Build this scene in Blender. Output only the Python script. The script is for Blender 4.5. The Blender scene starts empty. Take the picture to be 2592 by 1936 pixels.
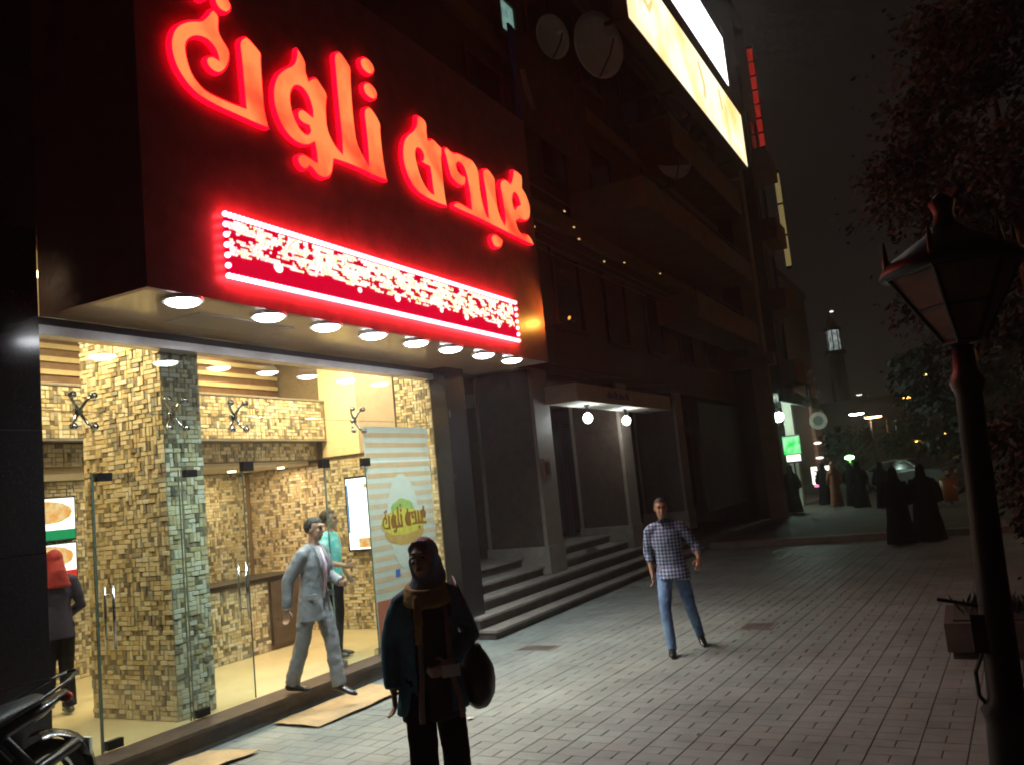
import bpy, bmesh, math, random
from mathutils import Vector, Matrix, noise as mnoise
random.seed(7)
R = math.radians
scene = bpy.context.scene
COL = scene.collection

# ------------------------------------------------------------------ camera
cam = bpy.data.cameras.new('camera')
cam_ob = bpy.data.objects.new('camera', cam)
COL.objects.link(cam_ob)
cam_ob.location = (0, 0, 2.05)
cam_ob.rotation_euler = (R(96.846), R(5.670), R(27.813))
cam.sensor_width = 36.0
cam.lens = 30.24
cam.clip_start = 0.05
cam.clip_end = 1500
scene.camera = cam_ob

# ------------------------------------------------------------------ night sky: dim city glow, a little brighter and greyer near the horizon
world = bpy.data.worlds.new('World')
scene.world = world
world.use_nodes = True
wn = world.node_tree
wn.nodes.clear()
w_out = wn.nodes.new('ShaderNodeOutputWorld')
w_bg = wn.nodes.new('ShaderNodeBackground')
w_geo = wn.nodes.new('ShaderNodeTexCoord')
w_sep = wn.nodes.new('ShaderNodeSeparateXYZ')
w_ramp = wn.nodes.new('ShaderNodeValToRGB')
w_ramp.color_ramp.elements[0].position = 0.0
w_ramp.color_ramp.elements[0].color = (0.030, 0.023, 0.021, 1)
w_ramp.color_ramp.elements[1].position = 0.5
w_ramp.color_ramp.elements[1].color = (0.0065, 0.0052, 0.0050, 1)
e = w_ramp.color_ramp.elements.new(0.2)
e.color = (0.0165, 0.013, 0.0115, 1)
wn.links.new(w_geo.outputs['Generated'], w_sep.inputs[0])
wn.links.new(w_sep.outputs['Z'], w_ramp.inputs[0])
wn.links.new(w_ramp.outputs[0], w_bg.inputs['Color'])
w_bg.inputs['Strength'].default_value = 0.50
wn.links.new(w_bg.outputs[0], w_out.inputs[0])

# ------------------------------------------------------------------ picture settings
scene.render.engine = 'CYCLES'
scene.view_settings.view_transform = 'Standard'
scene.view_settings.look = 'None'
scene.view_settings.exposure = 0.0
scene.view_settings.gamma = 1.0
scene.view_settings.use_curve_mapping = False
scene.cycles.use_denoising = True
scene.cycles.max_bounces = 6
scene.cycles.diffuse_bounces = 2
scene.cycles.glossy_bounces = 2
scene.cycles.use_adaptive_sampling = True
scene.cycles.adaptive_threshold = 0.05
scene.cycles.adaptive_min_samples = 24
scene.cycles.transparent_max_bounces = 12
scene.cycles.sample_clamp_indirect = 4.0
scene.cycles.caustics_reflective = False
scene.cycles.caustics_refractive = False
scene.cycles.filter_width = 1.9          # a soft phone lens

# ------------------------------------------------------------------ materials
MATS = {}
def mat(name, col, rough=0.6, metal=0.0, var=0.0, vscale=6.0, bump=0.0, bscale=40.0, col2=None, spec=0.5, coat=0.0, world=False):
    """procedural surface: base colour mottled by noise, optional second colour, optional fine relief"""
    m = bpy.data.materials.new(name)
    m.use_nodes = True
    nt = m.node_tree
    b = nt.nodes['Principled BSDF']
    b.inputs['Roughness'].default_value = rough
    b.inputs['Metallic'].default_value = metal
    b.inputs['Specular IOR Level'].default_value = spec
    b.inputs['Coat Weight'].default_value = coat
    tc = nt.nodes.new('ShaderNodeTexCoord')
    if var > 0 or col2:
        n = nt.nodes.new('ShaderNodeTexNoise')
        n.inputs['Scale'].default_value = vscale
        n.inputs['Detail'].default_value = 5
        n.inputs['Roughness'].default_value = 0.65
        if world:
            n.inputs['Detail'].default_value = 9; n.inputs['Roughness'].default_value = 0.72
            ge = nt.nodes.new('ShaderNodeNewGeometry')
            nt.links.new(ge.outputs['Position'], n.inputs['Vector'])
        else:
            nt.links.new(tc.outputs['Object'], n.inputs['Vector'])
        r = nt.nodes.new('ShaderNodeValToRGB')
        c2 = col2 or tuple(min(1, c * (1 + var)) for c in col)
        c1 = tuple(max(0, c * (1 - var)) for c in col)
        r.color_ramp.elements[0].position = 0.32
        r.color_ramp.elements[1].position = 0.68
        r.color_ramp.elements[0].color = (*c1, 1)
        r.color_ramp.elements[1].color = (*c2, 1)
        nt.links.new(n.outputs['Fac'], r.inputs[0])
        nt.links.new(r.outputs[0], b.inputs['Base Color'])
    else:
        b.inputs['Base Color'].default_value = (*col, 1)
    if bump > 0:
        n2 = nt.nodes.new('ShaderNodeTexNoise')
        n2.inputs['Scale'].default_value = bscale
        n2.inputs['Detail'].default_value = 4
        nt.links.new(tc.outputs['Object'], n2.inputs['Vector'])
        bp = nt.nodes.new('ShaderNodeBump')
        bp.inputs['Strength'].default_value = bump
        bp.inputs['Distance'].default_value = 0.02
        nt.links.new(n2.outputs['Fac'], bp.inputs['Height'])
        nt.links.new(bp.outputs[0], b.inputs['Normal'])
    MATS[name] = m
    return m

def emit(name, col, strength, col2=None, vscale=3.0, lo=0.4, hi=0.6):
    m = bpy.data.materials.new(name)
    m.use_nodes = True
    nt = m.node_tree
    nt.nodes.clear()
    o = nt.nodes.new('ShaderNodeOutputMaterial')
    em = nt.nodes.new('ShaderNodeEmission')
    em.inputs['Strength'].default_value = strength
    if col2:
        tc = nt.nodes.new('ShaderNodeTexCoord')
        n = nt.nodes.new('ShaderNodeTexNoise')
        n.inputs['Scale'].default_value = vscale
        n.inputs['Detail'].default_value = 3
        r = nt.nodes.new('ShaderNodeValToRGB')
        r.color_ramp.elements[0].position = lo
        r.color_ramp.elements[1].position = hi
        r.color_ramp.elements[0].color = (*col, 1)
        r.color_ramp.elements[1].color = (*col2, 1)
        nt.links.new(tc.outputs['Object'], n.inputs['Vector'])
        nt.links.new(n.outputs['Fac'], r.inputs[0])
        nt.links.new(r.outputs[0], em.inputs['Color'])
    else:
        em.inputs['Color'].default_value = (*col, 1)
    nt.links.new(em.outputs[0], o.inputs[0])
    MATS[name] = m
    return m

def glass_mat(name, tint=(0.93, 0.97, 0.95)):
    """thin pane: clear, with a Fresnel mirror on it"""
    m = bpy.data.materials.new(name)
    m.use_nodes = True
    nt = m.node_tree
    nt.nodes.clear()
    o = nt.nodes.new('ShaderNodeOutputMaterial')
    tr = nt.nodes.new('ShaderNodeBsdfTransparent')
    tr.inputs['Color'].default_value = (*tint, 1)
    gl = nt.nodes.new('ShaderNodeBsdfGlossy')
    gl.inputs['Roughness'].default_value = 0.015
    fr = nt.nodes.new('ShaderNodeFresnel')
    ge = nt.nodes.new('ShaderNodeNewGeometry')
    mi = nt.nodes.new('ShaderNodeMix')          # same reflectance from both sides of the thin sheet
    mi.inputs[2].default_value = 1.45; mi.inputs[3].default_value = 1/1.45
    nt.links.new(ge.outputs['Backfacing'], mi.inputs[0])
    nt.links.new(mi.outputs[0], fr.inputs['IOR'])
    mx = nt.nodes.new('ShaderNodeMixShader')
    nt.links.new(fr.outputs[0], mx.inputs[0])
    nt.links.new(tr.outputs[0], mx.inputs[1])
    nt.links.new(gl.outputs[0], mx.inputs[2])
    nt.links.new(mx.outputs[0], o.inputs[0])
    MATS[name] = m
    return m

# ------------------------------------------------------------------ mesh helpers
OFF = {}      # world position of the root a child is built under

class MB:
    """collects shapes; build() links them as one mesh object"""
    def __init__(s):
        s.v = []; s.f = []; s.mi = []
    def add(s, vs, fs, mi=0):
        b = len(s.v)
        s.v += [tuple(v) for v in vs]
        s.f += [tuple(b + i for i in f) for f in fs]
        s.mi += [mi] * len(fs)
        return s
    def box(s, x0, x1, y0, y1, z0, z1, mi=0):
        if x0 > x1: x0, x1 = x1, x0
        if y0 > y1: y0, y1 = y1, y0
        if z0 > z1: z0, z1 = z1, z0
        vs = [(x0,y0,z0),(x1,y0,z0),(x1,y1,z0),(x0,y1,z0),(x0,y0,z1),(x1,y0,z1),(x1,y1,z1),(x0,y1,z1)]
        return s.add(vs, [(0,3,2,1),(4,5,6,7),(0,1,5,4),(1,2,6,5),(2,3,7,6),(3,0,4,7)], mi)
    def loft(s, pts, rads, ref=(1,0,0), n=12, cap=True, mi=0):
        pts = [Vector(p) for p in pts]
        ref = Vector(ref)
        rings = []
        for i, p in enumerate(pts):
            t = (pts[min(i+1, len(pts)-1)] - pts[max(i-1, 0)])
            t = t.normalized() if t.length > 1e-9 else Vector((0,0,1))
            u = ref - t * ref.dot(t)
            if u.length < 1e-4:
                u = Vector((0,1,0)) - t * t.y
            u.normalize(); w = t.cross(u)
            r = rads[i]
            a, b = r if isinstance(r, (tuple, list)) else (r, r)
            rings.append([p + u*(a*math.cos(2*math.pi*k/n)) + w*(b*math.sin(2*math.pi*k/n)) for k in range(n)])
        vs = [v for rg in rings for v in rg]
        fs = []
        for i in range(len(rings)-1):
            for k in range(n):
                a0 = i*n+k; a1 = i*n+(k+1) % n
                fs.append((a0, a1, a1+n, a0+n))
        if cap:
            fs.append(tuple(range(n-1, -1, -1)))
            fs.append(tuple((len(rings)-1)*n + k for k in range(n)))
        return s.add(vs, fs, mi)
    def tube(s, a, b, r, n=10, mi=0, r2=None):
        a = Vector(a); b = Vector(b)
        return s.loft([a, b], [r, r2 if r2 is not None else r], ref=(0.3,0.8,0.1), n=n, mi=mi)
    def path(s, pts, r, n=8, mi=0):
        return s.loft(pts, [r]*len(pts), ref=(0.31,0.83,0.17), n=n, mi=mi)
    def ell(s, c, r, nu=14, nv=9, rot=None, mi=0):
        c = Vector(c)
        vs = []; fs = []
        for j in range(nv+1):
            th = math.pi*j/nv
            for i in range(nu):
                ph = 2*math.pi*i/nu
                p = Vector((r[0]*math.sin(th)*math.cos(ph), r[1]*math.sin(th)*math.sin(ph), r[2]*math.cos(th)))
                if rot: p = rot @ p
                vs.append(c + p)
        for j in range(nv):
            for i in range(nu):
                a0 = j*nu+i; a1 = j*nu+(i+1) % nu
                fs.append((a0+nu, a1+nu, a1, a0))
        return s.add(vs, fs, mi)
    def ring(s, c, axis, ro, ri, t, n=24, mi=0):
        """flat annulus with thickness"""
        c = Vector(c); ax = Vector(axis).normalized()
        u = Vector((1,0,0)) if abs(ax.x) < 0.9 else Vector((0,1,0))
        u = (u - ax*u.dot(ax)).normalized(); w = ax.cross(u)
        vs = []
        for (rr, h) in ((ro,0),(ro,t),(ri,t),(ri,0)):
            vs += [c + u*(rr*math.cos(2*math.pi*k/n)) + w*(rr*math.sin(2*math.pi*k/n)) + ax*h for k in range(n)]
        fs = []
        for q in range(4):
            for k in range(n):
                fs.append((q*n+k, q*n+(k+1) % n, ((q+1) % 4)*n+(k+1) % n, ((q+1) % 4)*n+k))
        return s.add(vs, fs, mi)
    def disc(s, c, axis, r, t=0.01, n=24, mi=0):
        ax = Vector(axis).normalized()
        return s.loft([Vector(c), Vector(c)+ax*t], [r, r], ref=(0.3,0.8,0.11), n=n, mi=mi)
    def mesh(s, name, mats, smooth=False, off=(0,0,0)):
        me = bpy.data.meshes.new(name)
        o = Vector(off)
        me.from_pydata([tuple(Vector(v)-o) for v in s.v], [], s.f)
        for m in (mats if isinstance(mats, (list, tuple)) else [mats]):
            me.materials.append(MATS[m] if isinstance(m, str) else m)
        if any(s.mi):
            me.polygons.foreach_set('material_index', s.mi)
        if smooth:
            me.polygons.foreach_set('use_smooth', [True]*len(me.polygons))
        me.update()
        return me
    def build(s, name, mats, parent=None, smooth=False):
        off = OFF.get(parent.name, (0,0,0)) if parent else (0,0,0)
        me = s.mesh(name, mats, smooth, off)
        return link(name, me, parent)

def link(name, data, parent=None):
    o = bpy.data.objects.new(name, data)
    COL.objects.link(o)
    if parent:
        o.parent = parent
        OFF[o.name] = OFF.get(parent.name, (0,0,0))
    return o

def thing(name, label, cat, loc=(0,0,0), rz=0.0, group=None, world_coords=True):
    o = bpy.data.objects.new(name, None)
    COL.objects.link(o)
    o.empty_display_size = 0.1
    o.location = loc
    o.rotation_euler = (0, 0, rz)
    o['label'] = label; o['category'] = cat
    if group: o['group'] = group
    OFF[o.name] = tuple(loc) if world_coords else (0,0,0)
    return o

def tag(o, label=None, cat=None, group=None, kind=None):
    if label: o['label'] = label
    if cat: o['category'] = cat
    if group: o['group'] = group
    if kind: o['kind'] = kind
    return o

def B(name, m, parent, *boxes):
    mb = MB()
    for b in boxes: mb.box(*b)
    return mb.build(name, m, parent)

def BB(name, m, parent, *boxes):
    return [B(name, m, parent, b) for b in boxes]

def lamp(name, kind, parent, loc, energy, col, size=0.1, rot=(0,0,0), spot=None, blend=0.5):
    l = bpy.data.lights.new(name, kind)
    l.energy = energy
    l.color = col
    if kind == 'AREA':
        l.shape = 'DISK'; l.size = size
    else:
        l.shadow_soft_size = size
    if spot:
        l.spot_size = spot; l.spot_blend = blend
    o = link(name, l, parent)
    off = Vector(OFF.get(parent.name, (0,0,0))) if parent else Vector((0,0,0))
    o.location = Vector(loc) - off
    o.rotation_euler = rot
    return o

# palette
mat('black_granite', (0.012, 0.010, 0.011), 0.16, var=0.5, vscale=60)
mat('fascia_panel', (0.27, 0.085, 0.088), 0.40, var=0.25, vscale=4)
mat('soffit_panel', (0.52, 0.38, 0.25), 0.16, var=0.06, vscale=3)
mat('metal_trim', (0.42, 0.40, 0.40), 0.32, metal=0.8, var=0.1)
mat('steel', (0.6, 0.6, 0.6), 0.18, metal=1.0)
mat('dark_metal', (0.02, 0.018, 0.02), 0.35, metal=0.6, var=0.2)
mat('plaster', (0.55, 0.50, 0.42), 0.8, var=0.08, vscale=5, bump=0.15)
mat('cream_wall', (0.72, 0.60, 0.36), 0.7, var=0.05)
mat('taupe_wall', (0.34, 0.28, 0.22), 0.7, var=0.05)
mat('white_ceiling', (0.62, 0.56, 0.44), 0.75, var=0.04)
mat('shop_floor', (0.55, 0.46, 0.27), 0.28, var=0.10, vscale=2.5)
mat('brown_slat', (0.17, 0.09, 0.045), 0.5, var=0.2, vscale=8)
mat('beige_slat', (0.50, 0.40, 0.22), 0.6, var=0.1)
mat('grout', (0.20, 0.15, 0.09), 0.9, var=0.2, vscale=30)
TILES = []
for i, c in enumerate([(0.61,0.53,0.37),(0.55,0.47,0.31),(0.45,0.37,0.23),(0.48,0.38,0.21),(0.24,0.19,0.125),(0.155,0.135,0.10),(0.28,0.27,0.225),(0.63,0.58,0.47)]):
    mat('tile_%d' % i, c, 0.42, var=0.12, vscale=25)
    TILES.append('tile_%d' % i)
mat('paver', (0.205, 0.222, 0.210), 0.58, var=0.30, vscale=1.1, world=True, bump=0.35, bscale=60)
mat('paver_dark', (0.192, 0.206, 0.195), 0.6, var=0.30, vscale=1.1, world=True, bump=0.35, bscale=60)
mat('paver_warm', (0.208, 0.216, 0.200), 0.58, var=0.30, vscale=1.1, world=True, bump=0.35, bscale=60)
mat('joint_sand', (0.15, 0.155, 0.145), 0.95, var=0.4, vscale=20)
mat('earth', (0.05, 0.042, 0.035), 0.95, var=0.4, vscale=0.6)
mat('far_ground', (0.085, 0.06, 0.045), 0.8, var=0.3, vscale=.8, world=True)
mat('asphalt', (0.045, 0.044, 0.045), 0.85, var=0.3, vscale=5, bump=0.3, bscale=80)
mat('kerb_stone', (0.23, 0.19, 0.16), 0.8, var=0.25, vscale=4, bump=0.3)
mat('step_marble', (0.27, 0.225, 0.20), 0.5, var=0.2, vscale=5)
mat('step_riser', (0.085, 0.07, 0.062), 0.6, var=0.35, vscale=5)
mat('brown_marble', (0.07, 0.045, 0.034), 0.45, var=0.35, vscale=7)
mat('pale_trim', (0.26, 0.20, 0.17), 0.6, var=0.12)
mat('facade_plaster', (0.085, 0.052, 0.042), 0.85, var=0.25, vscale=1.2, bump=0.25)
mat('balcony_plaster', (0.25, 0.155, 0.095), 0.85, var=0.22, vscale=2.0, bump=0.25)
mat('dark_glass', (0.010, 0.010, 0.012), 0.12)
mat('cardboard', (0.44, 0.31, 0.17), 0.85, var=0.14, vscale=5, bump=0.2, bscale=25)
mat('dish_paint', (0.78, 0.77, 0.74), 0.6, var=0.1)
mat('cast_iron', (0.008, 0.008, 0.008), 0.45, metal=0.3, var=0.3)
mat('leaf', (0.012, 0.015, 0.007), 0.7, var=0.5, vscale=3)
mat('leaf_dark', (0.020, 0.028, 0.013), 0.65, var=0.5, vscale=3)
mat('bark', (0.06, 0.045, 0.035), 0.9, var=0.4, vscale=8, bump=0.5)
glass_mat('pane_glass')
glass_mat('lantern_glass', (0.55, 0.45, 0.40))
LETTERS = [[[(5.85,5.507),(5.717,5.495),(5.437,5.496),(5.2,5.496),(5.025,5.514),(4.919,5.555),(4.84,5.615),(4.775,5.688),(4.735,5.78),(4.722,5.884),(4.742,5.982),(4.788,6.073),(4.864,6.148),(4.964,6.21),(5.066,6.252),(5.12,6.308),(5.169,6.374),(5.205,6.428),(5.256,6.415),(5.3,6.382),(5.302,6.318),(5.289,6.237),(5.318,6.186),(5.368,6.143),(5.404,6.094),(5.406,6.03),(5.379,5.944),(5.333,5.872),(5.276,5.817),(5.21,5.802),(5.147,5.818),(5.106,5.853),(5.093,5.9),(5.112,5.944),(5.152,5.972),(5.198,5.98),(5.236,5.975),(5.226,6.019),(5.191,6.056),(5.141,6.076),(5.077,6.07),(5.014,6.044),(4.949,5.993),(4.911,5.936),(4.91,5.864),(4.928,5.781),(4.965,5.704),(5.023,5.656),(5.095,5.622),(5.235,5.618),(5.394,5.624),(5.531,5.637),(5.526,5.743),(5.521,5.925),(5.515,6.108),(5.504,6.224),(5.53,6.29),(5.583,6.338),(5.633,6.341),(5.702,6.31),(5.772,6.272),(5.809,6.243),(5.796,6.136),(5.797,5.979),(5.797,5.811),(5.8,5.69),(5.822,5.597)]],[[(5.227,6.54),(5.248,6.475),(5.297,6.434),(5.363,6.427),(5.419,6.448),(5.457,6.499),(5.462,6.556),(5.431,6.596),(5.394,6.644),(5.313,6.637),(5.244,6.591)]],[[(4.995,6.479),(5.029,6.433),(5.09,6.415),(5.141,6.429),(5.183,6.471),(5.181,6.528),(5.139,6.572),(5.063,6.565),(5.01,6.528)]],[[(7.692,5.512),(7.447,5.503),(7.245,5.51),(7.05,5.51),(6.861,5.498),(6.759,5.486),(6.742,5.414),(6.715,5.333),(6.663,5.27),(6.598,5.238),(6.528,5.233),(6.461,5.249),(6.414,5.283),(6.374,5.3),(6.327,5.249),(6.277,5.243),(6.215,5.265),(6.18,5.318),(6.182,5.376),(6.222,5.417),(6.281,5.435),(6.362,5.425),(6.436,5.413),(6.47,5.411),(6.468,5.499),(6.457,5.561),(6.406,5.525),(6.32,5.494),(6.205,5.487),(6.097,5.521),(6.009,5.583),(5.942,5.684),(5.901,5.804),(5.902,5.929),(5.938,6.045),(6.002,6.151),(6.104,6.245),(6.207,6.316),(6.253,6.371),(6.277,6.44),(6.291,6.536),(6.35,6.507),(6.403,6.457),(6.434,6.397),(6.423,6.32),(6.446,6.257),(6.488,6.291),(6.534,6.318),(6.586,6.318),(6.642,6.272),(6.708,6.224),(6.741,6.162),(6.711,6.089),(6.696,5.961),(6.698,5.814),(6.742,5.731),(6.807,5.666),(6.886,5.629),(6.894,5.78),(6.886,6.027),(6.878,6.275),(6.879,6.529),(6.873,6.666),(6.893,6.725),(6.945,6.77),(7.011,6.775),(7.101,6.722),(7.181,6.657),(7.161,6.538),(7.151,6.249),(7.158,5.995),(7.176,5.821),(7.252,5.717),(7.332,5.638),(7.342,5.797),(7.335,6.055),(7.324,6.208),(7.343,6.273),(7.4,6.323),(7.473,6.327),(7.57,6.268),(7.649,6.188),(7.631,6.088),(7.636,5.888),(7.652,5.693)],[(6.292,6.101),(6.365,6.094),(6.426,6.033),(6.458,5.937),(6.452,5.875),(6.394,5.89),(6.329,5.902),(6.27,5.893),(6.23,5.843),(6.227,5.784),(6.263,5.738),(6.327,5.719),(6.394,5.724),(6.4,5.702),(6.362,5.66),(6.304,5.658),(6.235,5.705),(6.187,5.793),(6.165,5.89),(6.173,5.974),(6.213,6.048)]],[[(7.338,6.847),(7.402,6.901),(7.507,6.911),(7.597,6.873),(7.621,6.815),(7.59,6.741),(7.532,6.7),(7.438,6.694),(7.359,6.723),(7.33,6.777)]],[[(7.353,6.564),(7.417,6.615),(7.522,6.622),(7.612,6.583),(7.636,6.524),(7.605,6.451),(7.547,6.413),(7.452,6.409),(7.374,6.439),(7.344,6.494)]],[[(8.947,5.533),(8.792,5.518),(8.577,5.516),(8.372,5.53),(8.228,5.573),(8.118,5.658),(8.039,5.78),(8.008,5.929),(8.033,6.066),(8.084,6.17),(8.184,6.269),(8.294,6.343),(8.37,6.428),(8.396,6.512),(8.4,6.574),(8.51,6.582),(8.598,6.559),(8.631,6.517),(8.616,6.42),(8.621,6.337),(8.688,6.37),(8.769,6.37),(8.872,6.333),(8.931,6.318),(8.929,6.242),(8.901,6.14),(8.906,5.955),(8.909,5.724),(8.929,5.59)],[(8.331,6.087),(8.373,6.115),(8.45,6.117),(8.477,6.072),(8.448,6.019),(8.405,5.991),(8.426,5.96),(8.515,5.949),(8.594,5.949),(8.607,5.87),(8.612,5.736),(8.625,5.649),(8.546,5.65),(8.451,5.706),(8.376,5.804),(8.331,5.924),(8.308,6.021)]],[[(11.377,5.552),(11.193,5.532),(10.848,5.54),(10.484,5.549),(10.138,5.557),(9.81,5.565),(9.495,5.564),(9.225,5.563),(9.08,5.566),(9.059,5.608),(9.112,5.668),(9.219,5.695),(9.365,5.685),(9.541,5.68),(9.537,5.874),(9.51,6.062),(9.47,6.181),(9.388,6.23),(9.311,6.218),(9.259,6.175),(9.279,6.117),(9.364,6.093),(9.456,6.103),(9.474,6.036),(9.444,5.954),(9.376,5.908),(9.256,5.903),(9.131,5.94),(9.057,6.014),(9.023,6.145),(9.001,6.233),(8.964,6.284),(8.978,6.351),(9.061,6.37),(9.156,6.336),(9.34,6.382),(9.522,6.384),(9.695,6.395),(9.797,6.342),(9.851,6.258),(9.845,6.122),(9.852,5.957),(9.887,5.799),(9.946,5.68),(9.994,5.675),(9.994,5.843),(9.983,6.042),(9.958,6.17),(9.948,6.285),(9.977,6.353),(10.068,6.393),(10.183,6.379),(10.306,6.31),(10.312,6.216),(10.293,6.073),(10.304,5.869),(10.366,5.747),(10.457,5.673),(10.5,5.796),(10.482,5.966),(10.452,6.167),(10.434,6.25),(10.488,6.344),(10.586,6.384),(10.695,6.384),(10.763,6.358),(10.834,6.432),(10.891,6.52),(10.911,6.617),(11.066,6.625),(11.196,6.597),(11.201,6.497),(11.171,6.396),(11.274,6.332),(11.366,6.207),(11.377,6.079),(11.321,5.954),(11.19,5.869),(11.03,5.85),(10.882,5.869),(10.835,5.911),(10.846,5.789),(10.901,5.694),(10.988,5.66),(11.172,5.701),(11.284,5.67),(11.367,5.596)],[(10.865,6.224),(10.943,6.235),(11.009,6.189),(11.033,6.122),(10.928,6.078),(10.877,6.02),(10.816,5.996),(10.793,6.062),(10.813,6.156)]],[[(10.068,5.458),(10.156,5.477),(10.289,5.455),(10.38,5.423),(10.321,5.309),(10.214,5.256),(10.094,5.254),(10.023,5.314),(9.998,5.392)]]]

# ================================================================== SETTING: ground, pavement, road
def struct(name, m, *boxes):
    o = B(name, m, None, *boxes)
    o['kind'] = 'structure'
    return o

struct('ground', 'earth', (-400, 400, -60, 700, -0.5, -0.16))
struct('road', 'asphalt', (3.3, 16.0, -40, 300, -0.155, -0.12))
pav = struct('pavement', 'joint_sand', (-6.95, 3.0, -6, 21.6, -0.15, -0.0062))
struct('far_pavement', 'far_ground', (-40, 3.0, 22.0, 130, -0.15, 0.13))
struct('cross_kerb', 'kerb_stone', (-6.0, 3.0, 21.602, 21.998, -0.15, 0.14))
struct('kerb', 'kerb_stone', (3.0, 3.3, -40, 130, -0.15, 0.012))

ang = R(3.1)
ca, sa = math.cos(ang), math.sin(ang)
def pv(t, s):
    return (t*ca + s*sa, -t*sa + s*ca)
SW, SD, GAP = 0.31, 0.165, 0.0058
pavers = []
rng = random.Random(3)
for i in range(-25, 12):
    for j in range(12, 132):
        t0, s0 = i*SW, j*SD
        cells = [(t0, SW)] if (j + (i % 2)) % 2 else [(t0, SW/2), (t0+SW/2, SW/2)]
        for (tt, w) in cells:
            cx, cy = pv(tt + w/2, s0 + SD/2)
            if -6.42 < cx < 2.85 and 2.0 < cy < 21.45:
                pavers.append((cx, cy, w, rng.choice((0,0,0,1,1,2)), rng.uniform(-0.0018, 0.0012), rng.uniform(-.006,.006)))
PM = ['paver', 'paver_dark', 'paver_warm']
def paver_shape(mb, w, d, h, M4=None, mi=0, ch=0.0035, side=GAP, side2=0.0035):
    a, b = w/2 - side/2, d/2 - side2/2
    vs = [(-a,-b,-h),(a,-b,-h),(a,b,-h),(-a,b,-h),(-a+ch,-b+ch,0),(a-ch,-b+ch,0),(a-ch,b-ch,0),(-a+ch,b-ch,0)]
    vs = [(-a,-b,-h),(a,-b,-h),(a,b,-h),(-a,b,-h),(-a,-b,-ch),(a,-b,-ch),(a,b,-ch),(-a,b,-ch)] + vs[4:]
    fs = [(8,9,10,11)]
    for k in range(4):
        k2 = (k+1) % 4
        fs += [(k, k2, 4+k2, 4+k), (4+k, 4+k2, 8+k2, 8+k)]
    if M4 is not None:
        vs = [M4 @ Vector(v) for v in vs]
    mb.add(vs, fs, mi)
def inview(x, y, z=0.0):
    c = cam_ob.matrix_basis.inverted() @ Vector((x, y, z))
    if c.z > -0.1: return False
    u, v = c.x/-c.z*0.84, c.y/-c.z*0.84
    return abs(u) < 0.5 and abs(v) < 0.5*764/1024
pavers.sort(key=lambda p: (not inview(p[0], p[1]), (p[0]**2 + p[1]**2) / (p[2]/SW)))
shared = {}
field = MB()
for n, (cx, cy, w, c, dz, tilt) in enumerate(pavers):
    M4 = Matrix.Translation((cx, cy, dz)) @ Matrix.Rotation(-ang, 4, 'Z') @ Matrix.Rotation(tilt, 4, 'X')
    if n < 300:
        key = (w, c)
        if key not in shared:
            mb = MB(); paver_shape(mb, w, SD, 0.03)
            shared[key] = mb.mesh('paver', PM[c])
        o = link('paver', shared[key], pav)
        o.matrix_local = M4
    else:
        paver_shape(field, w, SD, 0.03, M4, c)
fo = field.build('paver_field', PM, pav); fo['kind'] = 'stuff'

# two manhole covers and a drain grate set in the paving
def manhole(label, x0, x1, y0, y1):
    t = thing('manhole_cover', label, 'manhole cover', ((x0+x1)/2, (y0+y1)/2, 0.0))
    B('frame', 'kerb_stone', t, (x0, x0+.03, y0, y1, -.01, .006), (x1-.03, x1, y0, y1, -.01, .006), (x0+.03, x1-.03, y0, y0+.03, -.01, .006), (x0+.03, x1-.03, y1-.03, y1, -.01, .006))
    mb = MB()
    mb.box(x0+.032, x1-.032, y0+.032, y1-.032, -.012, .003)
    for k in range(6):
        xx = x0+.06+(x1-x0-.12)*k/5
        mb.box(xx-.006, xx+.006, y0+.06, y1-.06, .003, .006)
    mb.build('cover', 'step_riser', t)
manhole('square dark manhole cover in the paving to the right of the walking man', -2.82, -2.40, 10.95, 11.42)
manhole('low dusty manhole cover in the paving in front of the steps', -5.35, -4.85, 9.75, 10.1)

# ================================================================== THE SHOP
shop = thing('shop_building', 'corner fast food shop with black sign box, glass front and mosaic tiled interior', 'shop', (-7.5, 7.3, 0))
FX = -5.30; GX = -6.60
B('fascia', 'fascia_panel', shop, (FX-.06, FX, 4.45, 11.60, 3.82, 7.60))
BB('fascia_end_panel', 'fascia_panel', shop, (-6.60, FX-.062, 4.45, 4.50, 3.82, 7.60), (-6.60, FX-.062, 11.55, 11.60, 3.82, 7.60))
B('fascia_top', 'black_granite', shop, (-6.60, FX-.062, 4.502, 11.548, 7.54, 7.60))
B('soffit', 'soffit_panel', shop, (-6.60, FX-.062, 4.502, 11.548, 3.82, 3.86))
B('soffit_hatch', 'taupe_wall', shop, (-6.18, -5.72, 5.35, 6.55, 3.808, 3.822))
BB('facade_wall', 'facade_plaster', shop, (-7.0, -6.602, -8, 11.6, 4.5, 16.5), (-7.0, -6.602, -8, 3.0, 0, 4.5))
B('dark_column', 'black_granite', shop, (-7.2, -6.42, 2.4, 4.32, 0, 4.5))
for z in (0.95, 1.9, 2.85):
    B('column_joint', 'dark_metal', shop, (-6.424, -6.416, 2.41, 4.31, z, z+.006))
B('dark_pillar', 'black_granite', shop, (-6.615, -6.36, 10.33, 10.86, 0, 3.818))
for z in (1.25, 2.2, 3.1):
    B('pillar_clip', 'steel', shop, (-6.37, -6.352, 10.36, 10.40, z, z+.10))
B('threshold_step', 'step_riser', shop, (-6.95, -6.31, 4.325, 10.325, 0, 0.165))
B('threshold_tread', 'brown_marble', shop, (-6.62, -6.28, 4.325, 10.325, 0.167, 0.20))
B('floor', 'shop_floor', shop, (-10.3, -6.622, 4.2, 10.45, 0.14, 0.198))
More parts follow.
